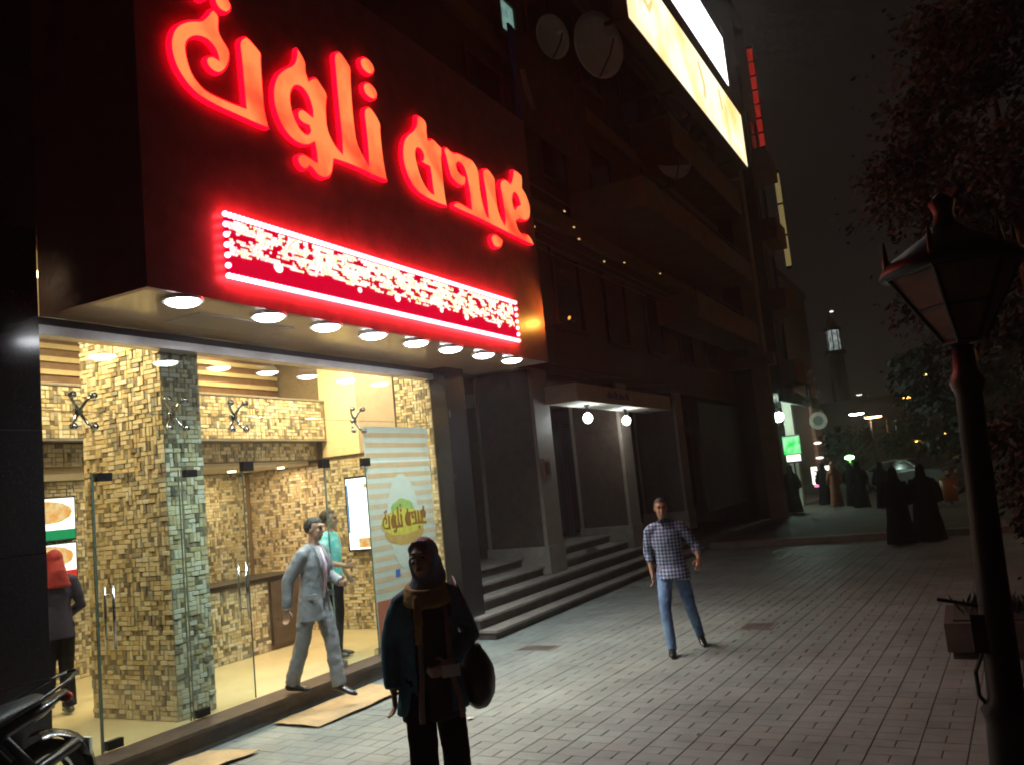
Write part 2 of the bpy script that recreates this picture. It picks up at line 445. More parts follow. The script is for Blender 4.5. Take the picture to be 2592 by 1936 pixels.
B('header', 'metal_trim', shop, (-6.70, -6.54, 4.325, 10.325, 3.66, 3.74))
B('header_beam', 'dark_metal', shop, (-6.76, -6.58, 4.325, 10.325, 3.742, 3.816))
B('ceiling', 'white_ceiling', shop, (-10.3, -6.78, 4.2, 10.45, 4.45, 4.55))
B('side_wall', 'cream_wall', shop, (-10.3, -6.9, 4.10, 4.196, 0.2, 4.45))
bw = B('back_wall', 'grout', shop, (-10.3, -10.20, 4.2, 10.45, 0.2, 4.45))
rw = B('right_wall', 'grout', shop, (-10.195, -6.62, 10.34, 10.46, 0.2, 4.45))
B('cream_panel', 'cream_wall', shop, (-8.62, -7.92, 10.30, 10.338, 2.76, 4.45))
B('taupe_panel', 'taupe_wall', shop, (-7.918, -7.25, 10.31, 10.338, 2.76, 4.45))
mz = B('mezzanine_front', 'grout', shop, (-8.72, -8.52, 4.2, 10.29, 3.03, 3.60))
mz2 = B('mezzanine_band', 'grout', shop, (-8.90, -8.72, 4.2, 10.29, 2.74, 3.028))
B('mezzanine_ceiling', 'white_ceiling', shop, (-10.19, -8.905, 4.2, 10.29, 2.68, 2.74))
B('mezzanine_floor', 'plaster', shop, (-10.19, -8.73, 4.2, 10.29, 3.40, 3.50))
BB('mezzanine_edge', 'metal_trim', shop, (-8.74, -8.505, 4.2, 10.28, 3.005, 3.027), (-8.74, -8.505, 4.2, 10.28, 3.602, 3.625))
# slatted brown wall above the mezzanine
B('slat_backing', 'brown_slat', shop, (-9.55, -9.45, 4.2, 10.29, 3.50, 4.448))
for k in range(4):
    B('slat', 'beige_slat', shop, (-9.45, -9.41, 4.25, 10.28, 3.74+.155*k, 3.80+.155*k))
pil = B('tiled_pillar', 'grout', shop, (-7.95, -6.77, 5.79, 6.25, 0.2, 4.449))
ctr = B('counter', 'grout', shop, (-9.05, -8.52, 7.3, 9.50, 0.2, 1.12))
B('counter_top', 'dark_metal', ctr, (-9.10, -8.47, 7.25, 9.55, 1.122, 1.17))
B('counter_panel', 'brown_marble', ctr, (-8.519, -8.47, 8.87, 9.48, 0.26, 1.10))

TL = []
def tile_wall(part, origin, u, n, W, H, seed, c=0.046, pale=False):
    rg = random.Random(seed)
    u = Vector(u); n = Vector(n); v = Vector((0,0,1)); o = Vector(origin)
    nu, nv = int(W/c), int(H/c)
    cu, cv = W/nu, H/nv
    occ = [[False]*nv for _ in range(nu)]
    for j in range(nv):
        for i in range(nu):
            if occ[i][j]: continue
            r = rg.random()
            w = h = 1
            if r < .40: w = 2
            elif r < .45: w = 3
            elif r < .70: h = 2
            while w > 1 and (i+w > nu or any(occ[i+q][j] for q in range(w))): w -= 1
            if j+h > nv or (h > 1 and occ[i][j+1]): h = 1
            for a in range(w):
                for b in range(h): occ[i+a][j+b] = True
            if w >= 2: col = rg.choices(range(8), (30,22,12,10,5,3,4,12 if not pale else 40))[0]
            elif h == 2: col = rg.choices(range(8), (14,18,16,12,12,6,8,6 if not pale else 20))[0]
            else: col = rg.choices(range(8), (6,8,10,10,26,22,16,4 if not pale else 14))[0]
            ctr_ = o + u*((i+w/2)*cu) + v*((j+h/2)*cv)
            TL.append((part, ctr_, u, n, w, h, cu, cv, col, rg.choice((.004,.008,.012,.016)) if w*h > 1 else rg.choice((.002,.004,.007))))
tile_wall(pil, (-7.95, 5.79, .2), (1,0,0), (0,-1,0), 1.18, 4.2, 1)
tile_wall(pil, (-6.77, 5.79, .2), (0,1,0), (1,0,0), 0.46, 4.2, 2, pale=True)  # palest tiles favoured: canopy light on this face put into the colour
tile_wall(mz, (-8.52, 4.25, 3.03), (0,1,0), (1,0,0), 6.0, 0.565, 3)
tile_wall(mz2, (-8.72, 4.25, 2.745), (0,1,0), (1,0,0), 6.0, 0.25, 4)
tile_wall(rw, (-10.19, 10.34, .2), (1,0,0), (0,-1,0), 3.56, 2.5, 5)
tile_wall(rw, (-7.24, 10.34, 2.7), (1,0,0), (0,-1,0), 0.61, 1.6, 6)
tile_wall(bw, (-10.20, 4.25, .2), (0,1,0), (1,0,0), 6.0, 2.47, 7)
tile_wall(ctr, (-8.52, 7.32, .2), (0,1,0), (1,0,0), 1.53, 0.9, 8)
def tile_verts(mb, w, h, d, M4=None, mi=0, ch=0.004):
    a, b = w/2-.002, h/2-.002
    vs = [(-a,-b,0),(a,-b,0),(a,b,0),(-a,b,0),(-a+ch,-b+ch,d),(a-ch,-b+ch,d),(a-ch,b-ch,d),(-a+ch,b-ch,d)]
    fs = [(4,5,6,7)] + [(k,(k+1) % 4,4+(k+1) % 4,4+k) for k in range(4)]
    if M4 is not None: vs = [M4 @ Vector(v) for v in vs]
    mb.add(vs, fs, mi)
def tkey(t):
    return (t[0] is not pil or not inview(*t[1]), -(t[4]*t[5]), t[1].length)
TL.sort(key=tkey)
tshared = {}; stuffs = {}
soff = Vector(OFF[shop.name])
for k, (part, p, u, n, w, h, cu, cv, col, d) in enumerate(TL):
    v = n.cross(u)
    M4 = Matrix(((u.x, v.x, n.x, p.x), (u.y, v.y, n.y, p.y), (u.z, v.z, n.z, p.z), (0,0,0,1)))
    if k < 300:
        key = (w, h, round(cu,4), round(cv,4), col, d)
        if key not in tshared:
            mb = MB(); tile_verts(mb, w*cu, h*cv, d)
            tshared[key] = mb.mesh('tile', TILES[col])
        ob = link('tile', tshared[key], part)
        ob.matrix_local = Matrix.Translation(-soff) @ M4
    else:
        tile_verts(stuffs.setdefault(part.name, (part, MB()))[1], w*cu, h*cv, d, M4, col)
for part, mb in stuffs.values():
    so = mb.build('tile_field', TILES, part); so['kind'] = 'stuff'

# glass front: panes, doors, transoms, fittings
def pane(name, y0, y1, z0, z1, parent=shop, x=GX):
    return B(name, 'pane_glass', parent, (x-.005, x+.005, y0, y1, z0, z1))
mat('pane_edge', (0.10, 0.15, 0.12), 0.2, var=0.1)
for (y0, y1) in ((4.335, 4.815), (4.825, 5.80), (5.81, 6.61), (6.62, 8.60), (8.61, 10.32)):
    pane('transom_pane', y0, y1, 2.535, 3.655)
pane('glass_pane', 4.335, 4.86, .205, 2.52)
pane('glass_pane', 7.90, 8.66, .205, 2.52)
pane('glass_pane', 8.67, 10.32, .205, 2.52)
BB('pane_seal', 'pane_edge', shop, (GX-.008, GX+.008, 4.862, 4.872, .205, 2.52), (GX-.008, GX+.008, 7.884, 7.896, .205, 2.52), (GX-.008, GX+.008, 8.661, 8.669, .205, 2.52))
def glass_door(y0, y1, hy):
    d = pane('glass_door', y0, y1, .215, 2.515)
    BB('door_edge', 'pane_edge', d, (GX-.007, GX+.007, y0-.007, y0-.001, .215, 2.515), (GX-.007, GX+.007, y1+.001, y1+.007, .215, 2.515))
    mb = MB()
    for s in (-1, 1):
        x = GX + s*.055
        mb.tube((x, hy, 1.02), (x, hy, 1.55), .014, 10)
        for z in (1.10, 1.47): mb.tube((GX, hy, z), (x, hy, z), .009, 8)
    mb.build('door_handle', 'steel', d, smooth=True)
    BB('patch_fitting', 'dark_metal', d, (GX-.025, GX+.025, y0+.02, y0+.17, 2.44, 2.512), (GX-.025, GX+.025, y0+.02, y0+.17, .218, .29))
glass_door(4.885, 5.785, 4.99)
glass_door(5.825, 6.60, 6.52)
for y in (6.60, 7.82, 8.60):
    B('patch_fitting', 'dark_metal', shop, (GX-.03, GX+.03, y, y+.14, 2.475, 2.575))
BB('floor_fitting', 'steel', shop, (GX-.03, GX+.03, 7.9, 8.02, .202, .27), (GX-.03, GX+.03, 8.6, 8.76, .202, .27))
for y in (4.82, 5.81, 6.60, 8.60):
    mb = MB()
    for s in (-1, 1):
        for q in (-1, 1):
            mb.loft([(GX-.06, y, 3.05), (GX-.05, y+s*.07, 3.05+q*.10), (GX-.012, y+s*.10, 3.05+q*.135)], [.017,.014,.012], n=8)
            mb.disc((GX+.004, y+s*.10, 3.05+q*.135), (1,0,0), .028, .016, 12)
            mb.disc((GX-.022, y+s*.10, 3.05+q*.135), (1,0,0), .028, .016, 12)
    mb.disc((GX-.10, y, 3.05), (1,0,0), .035, .05, 12)
    mb.build('spider_fitting', 'steel', shop, smooth=True)
mb = MB()
mb.path([(GX-.06, 4.34, 3.05), (GX-.06, 10.32, 3.05)], .004, 6)
mb.build('tension_rod', 'steel', shop)

# warm recessed lamps inside the shop
emit('warm_lens', (1.0, 0.80, 0.48), 9.0)
def inside_lamp(x, y, z, e, r=.09, col=(1.0, .77, .44)):
    mb = MB(); mb.disc((x, y, z-.02), (0,0,1), r, .018, 16)
    d = mb.build('ceiling_light', 'warm_lens', shop)
    lamp('ceiling_light_bulb', 'AREA', d, (x, y, z-.03), e, col, size=r*2)
for (x, y) in ((-7.4, 5.0), (-7.5, 7.1), (-7.5, 8.6), (-7.6, 9.7), (-8.2, 6.7), (-8.2, 9.1)):
    inside_lamp(x, y, 4.45, 98 if y == 5.0 else 60)
for (x, y) in ((-9.5, 6.0), (-9.5, 7.6), (-9.6, 9.4)):
    inside_lamp(x, y, 2.68, 17, .06)
inside_lamp(-9.2, 10.0, 2.68, 8, .05)
inside_lamp(-9.15, 9.0, 4.449, 10, .05)

# ------------------------------------------------------------------ downlights under the canopy
emit('cool_lens', (0.93, 0.96, 1.0), 30.0)
mat('lamp_trim', (0.75, 0.75, 0.78), 0.3, metal=0.5)
ORD = ['first', 'second', 'third', 'fourth', 'fifth', 'sixth', 'seventh', 'eighth']
for k, y in enumerate((4.92, 5.90, 6.70, 7.48, 8.30, 9.06, 9.89, 10.70)):
    t = thing('downlight', 'round bright white canopy downlight, %s from the left over the shop front' % ORD[k], 'downlight', (-5.45, y, 3.82), group='downlights in the shop canopy')
    mb = MB(); mb.ring((-5.45, y, 3.796), (0,0,1), .165, .138, .026)
    mb.build('trim_ring', 'lamp_trim', t, smooth=False)
    mb = MB(); mb.ell((-5.45, y, 3.80), (.140, .140, .045), 20, 8)
    mb.build('lens', 'cool_lens', t, smooth=True)
    lamp('downlight_bulb', 'SPOT', t, (-5.45, y, 3.71), 138, (.79, .99, .96), size=.09, spot=R(146), blend=1.0)

# ------------------------------------------------------------------ glowing sign lettering (reads mirrored, as photographed)
emit('letter_rim', (1.0, 0.001, 0.012), 3.4)
emit('letter_glow', (1.0, 0.04, 0.02), 1.2, (1.0, 0.26, 0.075), 1.5, .30, .55)
sign = thing('sign_lettering', 'large glowing red and orange channel letters on the dark fascia, reading mirrored', 'sign', (FX, 8.0, 5.4))
def outline_mesh(polys, offset, depth, name):
    """filled outline (holes kept) in the YZ plane, extruded along X"""
    cu = bpy.data.curves.new(name, 'CURVE')
    cu.dimensions = '2D'; cu.fill_mode = 'BOTH'
    cu.extrude = depth/2; cu.offset = offset
    for pl in polys:
        sp = cu.splines.new('POLY')
        sp.points.add(len(pl)-1)
        for i, (y, z) in enumerate(pl): sp.points[i].co = (y, z, 0, 1)
        sp.use_cyclic_u = True
    tmp = bpy.data.objects.new(name, cu)
    COL.objects.link(tmp)
    dg = bpy.context.evaluated_depsgraph_get()
    me = bpy.data.meshes.new_from_object(tmp.evaluated_get(dg))
    bpy.data.objects.remove(tmp)
    bpy.data.curves.remove(cu)
    me.name = name
    return me
def signed(pl):
    return sum(pl[i][0]*pl[(i+1) % len(pl)][1] - pl[(i+1) % len(pl)][0]*pl[i][1] for i in range(len(pl)))
def smooth_poly(pl):
    """one round of corner cutting that keeps sharp tips"""
    out = []
    n = len(pl)
    for i in range(n):
        a, b, c = Vector(pl[i-1]), Vector(pl[i]), Vector(pl[(i+1) % n])
        d1, d2 = (b-a), (c-b)
        if d1.length and d2.length and d1.normalized().dot(d2.normalized()) < 0.45:
            out.append(tuple(b))
        else:
            out += [tuple(b*.75+a*.25), tuple(b*.75+c*.25)]
    return out
YZ = Matrix(((0,0,1,0),(1,0,0,0),(0,1,0,0),(0,0,0,1)))
for polys in LETTERS:
    cy = sum(p[0] for p in polys[0])/len(polys[0]); cz = sum(p[1] for p in polys[0])/len(polys[0])
    loc = []
    for q, pl in enumerate(polys):
        pl = smooth_poly([(y-cy, z-cz) for y, z in pl])
        if (signed(pl) < 0) != (q > 0): pl = pl[::-1]
        loc.append(pl)
    me = outline_mesh(loc, -0.012, 0.05, 'letter')
    me.transform(YZ); me.materials.clear(); me.materials.append(MATS['letter_rim'])
    o = link('letter', me, sign)
    o.location = Vector((FX+.040, cy, cz)) - Vector(OFF[sign.name])
    me2 = outline_mesh(loc, -0.032, 0.012, 'letter_face')
    me2.transform(YZ); me2.materials.clear(); me2.materials.append(MATS['letter_glow'])
    f = link('letter_face', me2, o)
    f.location = (.031, 0, 0)

# ------------------------------------------------------------------ running LED board
emit('led_white', (1.0, 0.045, 0.060), 40.0)
emit('led_text', (1.0, 0.90, 0.78), 1.6)
emit('led_yellow', (1.0, 0.80, 0.36), 1.4)
emit('led_pink', (1.0, 0.62, 0.62), 1.4)
emit('led_field', (1.0, 0.0, 0.035), 0.72)
board = thing('led_board', 'long red LED display board with white lamp border hung below the lettering', 'LED board', (FX, 7.9, 4.3))
LY0, LY1, LZ0, LZ1, LX = 5.24, 10.58, 4.03, 4.57, -5.262
B('housing', 'dark_metal', board, (FX+.002, LX-.004, LY0+.02, LY1-.02, LZ0+.02, LZ1-.02))
B('display_field', 'led_field', board, (LX-.003, LX, LY0-.015, LY1+.015, LZ0-.015, LZ1+.015))
def bulb_mesh(r, m):
    mb = MB(); mb.ell((0,0,0), (r*1.1, r, r), 8, 5)
    return mb.mesh('border_bulb', m, smooth=True)
bm_big = bulb_mesh(.027, 'led_white')
boff = Vector(OFF[board.name])
def bulb(y, z):
    o = link('border_bulb', bm_big, board)
    o.location = Vector((LX+.012, y, z)) - boff
n = 104
for k in range(n):
    y = LY0 + (LY1-LY0)*k/(n-1)
    bulb(y, LZ0); bulb(y, LZ1)
for z in (4.12, 4.21, 4.30, 4.39, 4.48):
    bulb(LY0, z); bulb(LY1, z)
# the running text: pseudo script in small lamps, mostly washed out
txt = MB()
rg = random.Random(11)
pit = .021
ny = int((LY1-LY0-.1)/pit); nz = int(.36/pit)
def octa(mb, c, r, mi):
    x, y, z = c
    mb.add([(x+r,y,z),(x,y+r,z),(x,y-r,z),(x,y,z+r),(x,y,z-r)], [(0,1,3),(0,3,2),(0,2,4),(0,4,1)], mi)
for i in range(ny):
    y = LY0+.05+pit*i
    low = 2.5+2.2*mnoise.noise((y*2.1, 3.3, 0))+1.3*mnoise.noise((y*6.0, 9.1, 0))
    for j in range(nz):
        z = LZ1-.045-pit*j
        a = mnoise.noise((y*7.5+z*5, z*24, 1.7)) + .6*mnoise.noise((y*17, z*30, 5.1))
        if j > nz-low: continue
        if a > -.17-.10*mnoise.noise((y*1.3, 0, 0)):
            octa(txt, (LX+.001, y, z), .0155, 0 if rg.random() < .55 else (1 if rg.random() < .35+.5*(y-LY0)/(LY1-LY0) else 2))
to = txt.build('running_text', ['led_text', 'led_yellow', 'led_pink'], board); to['kind'] = 'stuff'
for (y, r) in ((5.86, .05), (7.05, .03), (7.72, .045), (8.62, .03), (9.2, .04), (10.05, .03)):
    MB().ell((LX+.004, y, 4.20 + rg.uniform(-.02,.02)), (.012, r*1.25, r), 12, 6).build('text_dot', 'led_text', board, smooth=True)

# added orange lamp, fitting unseen, for the orange patch on the fascia end
acc = thing('added_lamp', 'small added orange lamp, not itself seen, at the right end of the dark fascia', 'lamp', (FX, 11.66, 4.5))
mb = MB(); mb.path([(FX-.03, 11.60, 4.35), (FX+.12, 11.78, 4.38), (FX+.33, 11.84, 4.44)], .012, 8); mb.build('bracket', 'dark_metal', acc, smooth=True)
mb = MB(); mb.loft([(FX+.37, 11.90, 4.44), (FX+.33, 11.81, 4.46)], [.03, .05], n=14); mb.build('housing', 'dark_metal', acc, smooth=True)
emit('added_lens', (1.0, 0.45, 0.08), 1.2)
mb = MB(); mb.disc((FX+.327, 11.805, 4.462), (-.35, -.9, .2), .03, .006, 14); mb.build('lens', 'added_lens', acc)
lo_ = lamp('added_bulb', 'SPOT', acc, (FX+.315, 11.78, 4.47), 34, (1.0, .42, .06), size=.03, spot=R(110), blend=1.0)
lo_.rotation_euler = Vector((-.62, -.75, .12)).to_track_quat('-Z', 'Y').to_euler()
# ================================================================== THINGS IN THE SHOP
mat('poster_white', (0.78, 0.69, 0.63), 0.5, var=0.04)
mat('poster_orange', (0.80, 0.46, 0.27), 0.5, var=0.08)
mat('poster_red', (0.62, 0.16, 0.09), 0.5, var=0.08)
mat('print_green', (0.42, 0.52, 0.16), 0.5, var=0.2, vscale=12)
mat('print_yellow', (0.80, 0.58, 0.10), 0.5, var=0.15, vscale=12)
mat('print_brown', (0.36, 0.13, 0.03), 0.5, var=0.2, vscale=12)
mat('print_bun', (0.72, 0.38, 0.12), 0.5, var=0.15, vscale=8)
mat('print_blue', (0.08, 0.16, 0.55), 0.5)
PX = -6.64
poster = thing('window_poster', 'tall orange and white checked poster with burger logo hung inside the glass', 'poster', (PX, 9.46, .2))
B('sheet', 'poster_white', poster, (PX-.006, PX-.001, 8.73, 10.19, .22, 2.98))
for k in range(16):
    z = 2.90 - k*.130
    B('stripe', 'poster_orange', poster, (PX-.001, PX+.001, 8.75, 10.17, z-.062, z))
for k in range(28):
    y = 8.77+.05*k
    B('check_line', 'poster_white', poster, (PX+.001, PX+.0014, y, y+.012, .86, 2.28))
B('red_foot', 'poster_red', poster, (PX-.001, PX+.0012, 8.75, 10.17, .24, .80))
def flat_oval(mb, y, z, ry, rz, x0, x1, n=28, wob=0.0, seed=0):
    rgx = random.Random(seed)
    pts = [(y+ry*math.cos(2*math.pi*k/n)*(1+rgx.uniform(-wob,wob)), z+rz*math.sin(2*math.pi*k/n)*(1+rgx.uniform(-wob,wob))) for k in range(n)]
    vs = [(x0,a,b) for a,b in pts] + [(x1,a,b) for a,b in pts]
    mb.add(vs, [tuple(range(n, 2*n)), tuple(range(n-1,-1,-1))] + [(k,(k+1) % n,n+(k+1) % n,n+k) for k in range(n)])
    return mb
logo = flat_oval(MB(), 9.46, 1.74, .36, .62, PX+.0015, PX+.003).build('logo', 'poster_white', poster)
flat_oval(MB(), 9.44, 1.90, .26, .13, PX+.003, PX+.0045, wob=.08, seed=2).build('lettuce', 'print_green', logo)
flat_oval(MB(), 9.46, 1.60, .44, .17, PX+.003, PX+.0042, wob=.02, seed=3).build('bun', 'print_bun', logo)
flat_oval(MB(), 9.46, 1.73, .50, .17, PX+.0045, PX+.0055, wob=.07, seed=4).build('fillet', 'print_yellow', logo)
for polys in LETTERS:
    mb = MB()
    pl = polys[0]
    y_ = [8.98 + (p[0]-4.72)*(1.0/6.66) for p in pl]
    z_ = [1.66 + (p[1]-5.5)*.22 for p in pl]
    nn = len(pl)
    mb.add([(PX+.0056, a, b) for a, b in zip(y_, z_)], [tuple(range(nn))])
    mb.build('logo_letter', 'print_brown', logo)
B('phone_mark', 'print_blue', poster, (PX+.001, PX+.002, 9.18, 9.28, 1.04, 1.14))
for k in range(5): B('print_line', 'poster_white', poster, (PX+.0012, PX+.002, 9.2+.14*(k % 3), 9.3+.14*(k % 3), .70-.085*k, .72-.085*k))

emit('screen_white', (1.0, 0.97, 0.90), 3.4)
emit('screen_food', (1.0, 0.42, 0.10), 1.1, (1.0, 0.75, 0.35), 9.0)
emit('screen_blue', (0.25, 0.5, 0.8), 1.0)
lb = thing('light_box', 'tall rounded glowing white light box on the tiled side wall', 'light box', (-7.75, 10.3, 1.4))
B('housing', 'dark_metal', lb, (-8.20, -7.30, 10.235, 10.325, 1.33, 2.42))
B('display', 'screen_white', lb, (-8.17, -7.33, 10.225, 10.234, 1.36, 2.39))
BB('picture', 'screen_food', lb, (-8.0, -7.4, 10.219, 10.224, 1.38, 1.52), (-7.85, -7.6, 10.219, 10.224, 2.24, 2.30))
B('edge_strip', 'screen_blue', lb, (-8.165, -8.135, 10.219, 10.224, 1.6, 2.3))

emit('menu_green', (0.02, 0.35, 0.12), 1.0)
emit('menu_red', (0.8, 0.05, 0.03), 1.0)
emit('menu_white', (1.0, 0.95, 0.85), 2.2)
for (z0, z1, band, lab) in ((1.95, 2.46, 'menu_green', 'upper glowing menu board with pizza picture and green band'), (1.44, 1.89, 'menu_red', 'lower glowing menu board with pizza picture and red band')):
    t = thing('menu_board', lab, 'menu board', (-10.15, 6.8, z0), group='menu boards on the back wall')
    B('housing', 'dark_metal', t, (-10.17, -10.12, 6.36, 7.22, z0-.02, z1+.02))
    B('display', 'menu_white', t, (-10.119, -10.112, 6.38, 7.20, z0, z1))
    mb = MB(); flat_oval(mb, 6.82, z0+(z1-z0)*.66, .34, .14, -10.111, -10.107, wob=.03, seed=5)
    mb.build('picture', 'screen_food', t)
    B('band', band, t, (-10.111, -10.107, 6.38, 7.20, z0, z0+.12))

# ================================================================== STEPS AND ENTRANCE OF THE NEXT BUILDING
steps = thing('entrance_steps', 'flight of wide marble steps beside the shop leading up to dark entrances', 'steps', (-6.5, 15.5, 0))
nos = [(-5.95, .13, 10.45), (-6.20, .29, 10.47), (-6.45, .46, 10.88), (-6.75, .62, 10.88), (-7.15, .78, 10.88)]
for k, (x, z, y0) in enumerate(nos):
    xb = nos[k+1][0]-.05 if k < 4 else -8.6
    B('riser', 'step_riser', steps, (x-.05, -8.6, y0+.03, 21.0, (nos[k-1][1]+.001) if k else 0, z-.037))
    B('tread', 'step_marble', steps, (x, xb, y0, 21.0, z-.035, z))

apt = thing('apartment_building', 'dark multi-storey building with balconies and stepped entrances next to the shop', 'building', (-8, 20, 0))
B('wall', 'facade_plaster', apt, (-9.2, -6.75, 11.62, 30.0, 4.25, 17.5))
B('back_wall', 'dark_glass', apt, (-8.7, -8.56, 10.88, 30.0, .78, 4.25))
B('entrance_ceiling', 'facade_plaster', apt, (-8.56, -6.76, 10.9, 30.0, 4.10, 4.248))
# piers between the entrances
def pier(y, th=.65, xr=-6.65, xl=-7.85):
    p = B('pier', 'brown_marble', apt, (xl+.07, xr-.07, y+.02, y+th, .95, 4.10))
    BB('pier_edge', 'pale_trim', p, (xr-.068, xr, y, y+.09, .952, 4.10), (xl, xl+.068, y, y+.09, .952, 4.10), (xr-.05, xr-.001, y+.092, y+th, .952, 4.10))
    B('pier_plinth', 'step_marble', p, (xl-.02, xr+.02, y-.02, y+th+.02, .47, .948))
pier(13.74); pier(18.0); pier(22.3)
B('side_wall', 'brown_marble', apt, (-8.555, -7.9, 13.9, 14.3, .78, 4.10))
# entrance doors set between the piers
for (y0, y1) in ((11.3, 13.5), (14.8, 17.8), (19.0, 22.0)):
    d = B('entrance_door', 'dark_glass', apt, (-8.555, -8.50, y0, y1, .79, 3.3))
    BB('door_frame', 'dark_metal', d, (-8.56, -8.46, y0-.08, y0-.002, .79, 3.38), (-8.56, -8.46, y1+.002, y1+.08, .79, 3.38), (-8.56, -8.46, y0-.08, y1+.08, 3.382, 3.46), (-8.498, -8.47, (y0+y1)/2-.03, (y0+y1)/2+.03, .79, 3.3))
# small plates on the walls
pl = thing('wall_plate', 'small pale blank sign plate high on the wall beside the pier', 'sign', (-8.0, 13.72, 3.6))
B('plate', 'pale_trim', pl, (-8.19, -7.83, 13.70, 13.73, 3.55, 3.80))
for x in (-8.16, -7.86):
    for z in (3.58, 3.77): MB().disc((x, 13.698, z), (0,-1,0), .012, .006, 8).build('screw', 'steel', pl)
pl2 = thing('call_panel', 'reddish square call panel on the edge of the pier', 'panel', (-6.6, 14.0, 2.2))
mat('rust_red', (0.28, 0.11, 0.06), 0.6, var=0.2)
B('plate', 'rust_red', pl2, (-6.648, -6.60, 13.80, 14.08, 2.15, 2.48))
B('button_strip', 'dark_metal', pl2, (-6.599, -6.59, 13.86, 14.02, 2.2, 2.42))

# entrance canopy with two hanging bulbs
can = thing('entrance_canopy', 'flat projecting concrete canopy over the entrance with blue lettering patch', 'canopy', (-6.5, 17, 3.5))
mat('canopy_paint', (0.46, 0.33, 0.24), 0.75, var=0.15, vscale=3)
B('slab', 'canopy_paint', can, (-6.64, -6.03, 14.25, 19.75, 3.49, 3.75))
B('soffit', 'plaster', can, (-6.64, -6.03, 14.25, 19.75, 3.455, 3.488))
BB('fascia_edge', 'canopy_paint', can, (-6.028, -6.0, 14.22, 19.78, 3.45, 3.78), (-6.64, -6.03, 14.22, 14.248, 3.45, 3.78))
mat('faded_blue', (0.12, 0.10, 0.22), 0.7, var=0.3, vscale=9)
for (y0, w, h) in ((15.7, .3, .10), (16.06, .22, .13), (16.34, .34, .09), (16.74, .2, .12)):
    B('lettering', 'faded_blue', can, (-5.999, -5.994, y0, y0+w, 3.56, 3.56+h), (-5.999, -5.994, y0+w*.3, y0+w*.55, 3.56+h-.002, 3.60+h))
emit('bulb_glow', (0.88, 1.0, 0.96), 75.0)
for (x, y, lab) in ((-6.30, 15.33, 'nearer glowing round bulb hanging under the entrance canopy'), (-6.34, 17.57, 'farther glowing round bulb hanging under the entrance canopy')):
    t = thing('hanging_bulb', lab, 'light bulb', (x, y, 3.45), group='bulbs under the entrance canopy')
    mb = MB(); mb.disc((x, y, 3.43), (0,0,1), .06, .024, 16); mb.tube((x, y, 3.29), (x, y, 3.43), .03, 12)
    mb.build('socket', 'dark_metal', t, smooth=True)
    mb = MB(); mb.ell((x, y, 3.20), (.085, .085, .095), 16, 10)
    mb.build('bulb', 'bulb_glow', t, smooth=True)

# upper storeys: slab bands, windows, balconies
mat('window_dark', (0.012, 0.012, 0.016), 0.15)
for z in (7.1, 10.2, 13.3):
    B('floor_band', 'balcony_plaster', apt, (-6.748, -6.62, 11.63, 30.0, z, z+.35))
for zi, z in enumerate((5.1, 8.2, 11.3, 14.4)):
    for y in (12.6, 15.4, 18.2, 21.0, 23.8, 26.6):
        w = B('window', 'window_dark', apt, (-6.752, -6.73, y, y+1.3, z, z+1.5))
        BB('window_frame', 'facade_plaster', w, (-6.75, -6.69, y-.09, y-.001, z-.09, z+1.59), (-6.75, -6.69, y+1.301, y+1.39, z-.09, z+1.59), (-6.75, -6.69, y, y+1.3, z+1.501, z+1.59), (-6.75, -6.66, y, y+1.3, z-.09, z-.001))
def balcony(y0, y1, x1, z0, h, slab=.22):
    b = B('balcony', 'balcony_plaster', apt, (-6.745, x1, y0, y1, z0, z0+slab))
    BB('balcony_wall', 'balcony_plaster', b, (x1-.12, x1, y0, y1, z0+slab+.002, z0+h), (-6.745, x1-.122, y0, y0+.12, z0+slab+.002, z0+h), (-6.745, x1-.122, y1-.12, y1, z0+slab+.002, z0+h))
    mb = MB()
    mb.path([(x1-.05, y0+.05, z0+h+.16), (x1-.05, y1-.05, z0+h+.16)], .022, 8)
    nn = int((y1-y0)/1.1)
    for k in range(nn+1):
        yy = y0+.06+(y1-y0-.12)*k/nn
        mb.tube((x1-.05, yy, z0+h), (x1-.05, yy, z0+h+.16), .014, 6)
    mb.build('railing', 'dark_metal', b)
balcony(16.7, 26.8, -5.05, 7.5, .62)
balcony(21.5, 29.8, -5.6, 10.4, .9)
balcony(22.0, 29.8, -5.6, 5.9, .7)
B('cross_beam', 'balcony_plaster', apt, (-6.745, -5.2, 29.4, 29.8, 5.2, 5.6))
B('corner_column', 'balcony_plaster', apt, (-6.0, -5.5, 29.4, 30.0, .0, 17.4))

# overhead cables along the facade with glints built as a few glowing beads
cab = thing('cable_bundle', 'bundle of thin cables with glints as tiny warm glowing beads running along the facade', 'cables', (-6.3, 18, 7))
mat('cable', (0.10, 0.085, 0.075), 0.35)
emit('glint_glow', (1.0, 0.6, 0.22), 0.8)
for k, z in enumerate((6.25, 6.42, 6.60, 6.82, 7.02, 7.25, 7.45)):
    MB().path([(-6.25-.03*(k % 3), 11.62, z), (-6.25-.03*(k % 3), 15, z-.03), (-6.25-.03*(k % 3), 20, z-.01), (-6.25-.03*(k % 3), 25.5, z+.02)], .012, 6).build('cable', 'cable', cab)
for (y, z) in ((15.1, 7.23), (15.5, 7.0), (15.7, 6.80), (17.0, 6.58), (18.3, 6.8), (13.6, 6.58), (21, 7.02)):
    MB().ell((-6.22, y, z), (.02, .05, .016), 8, 5).build('cable_glint', 'glint_glow', cab, smooth=True)

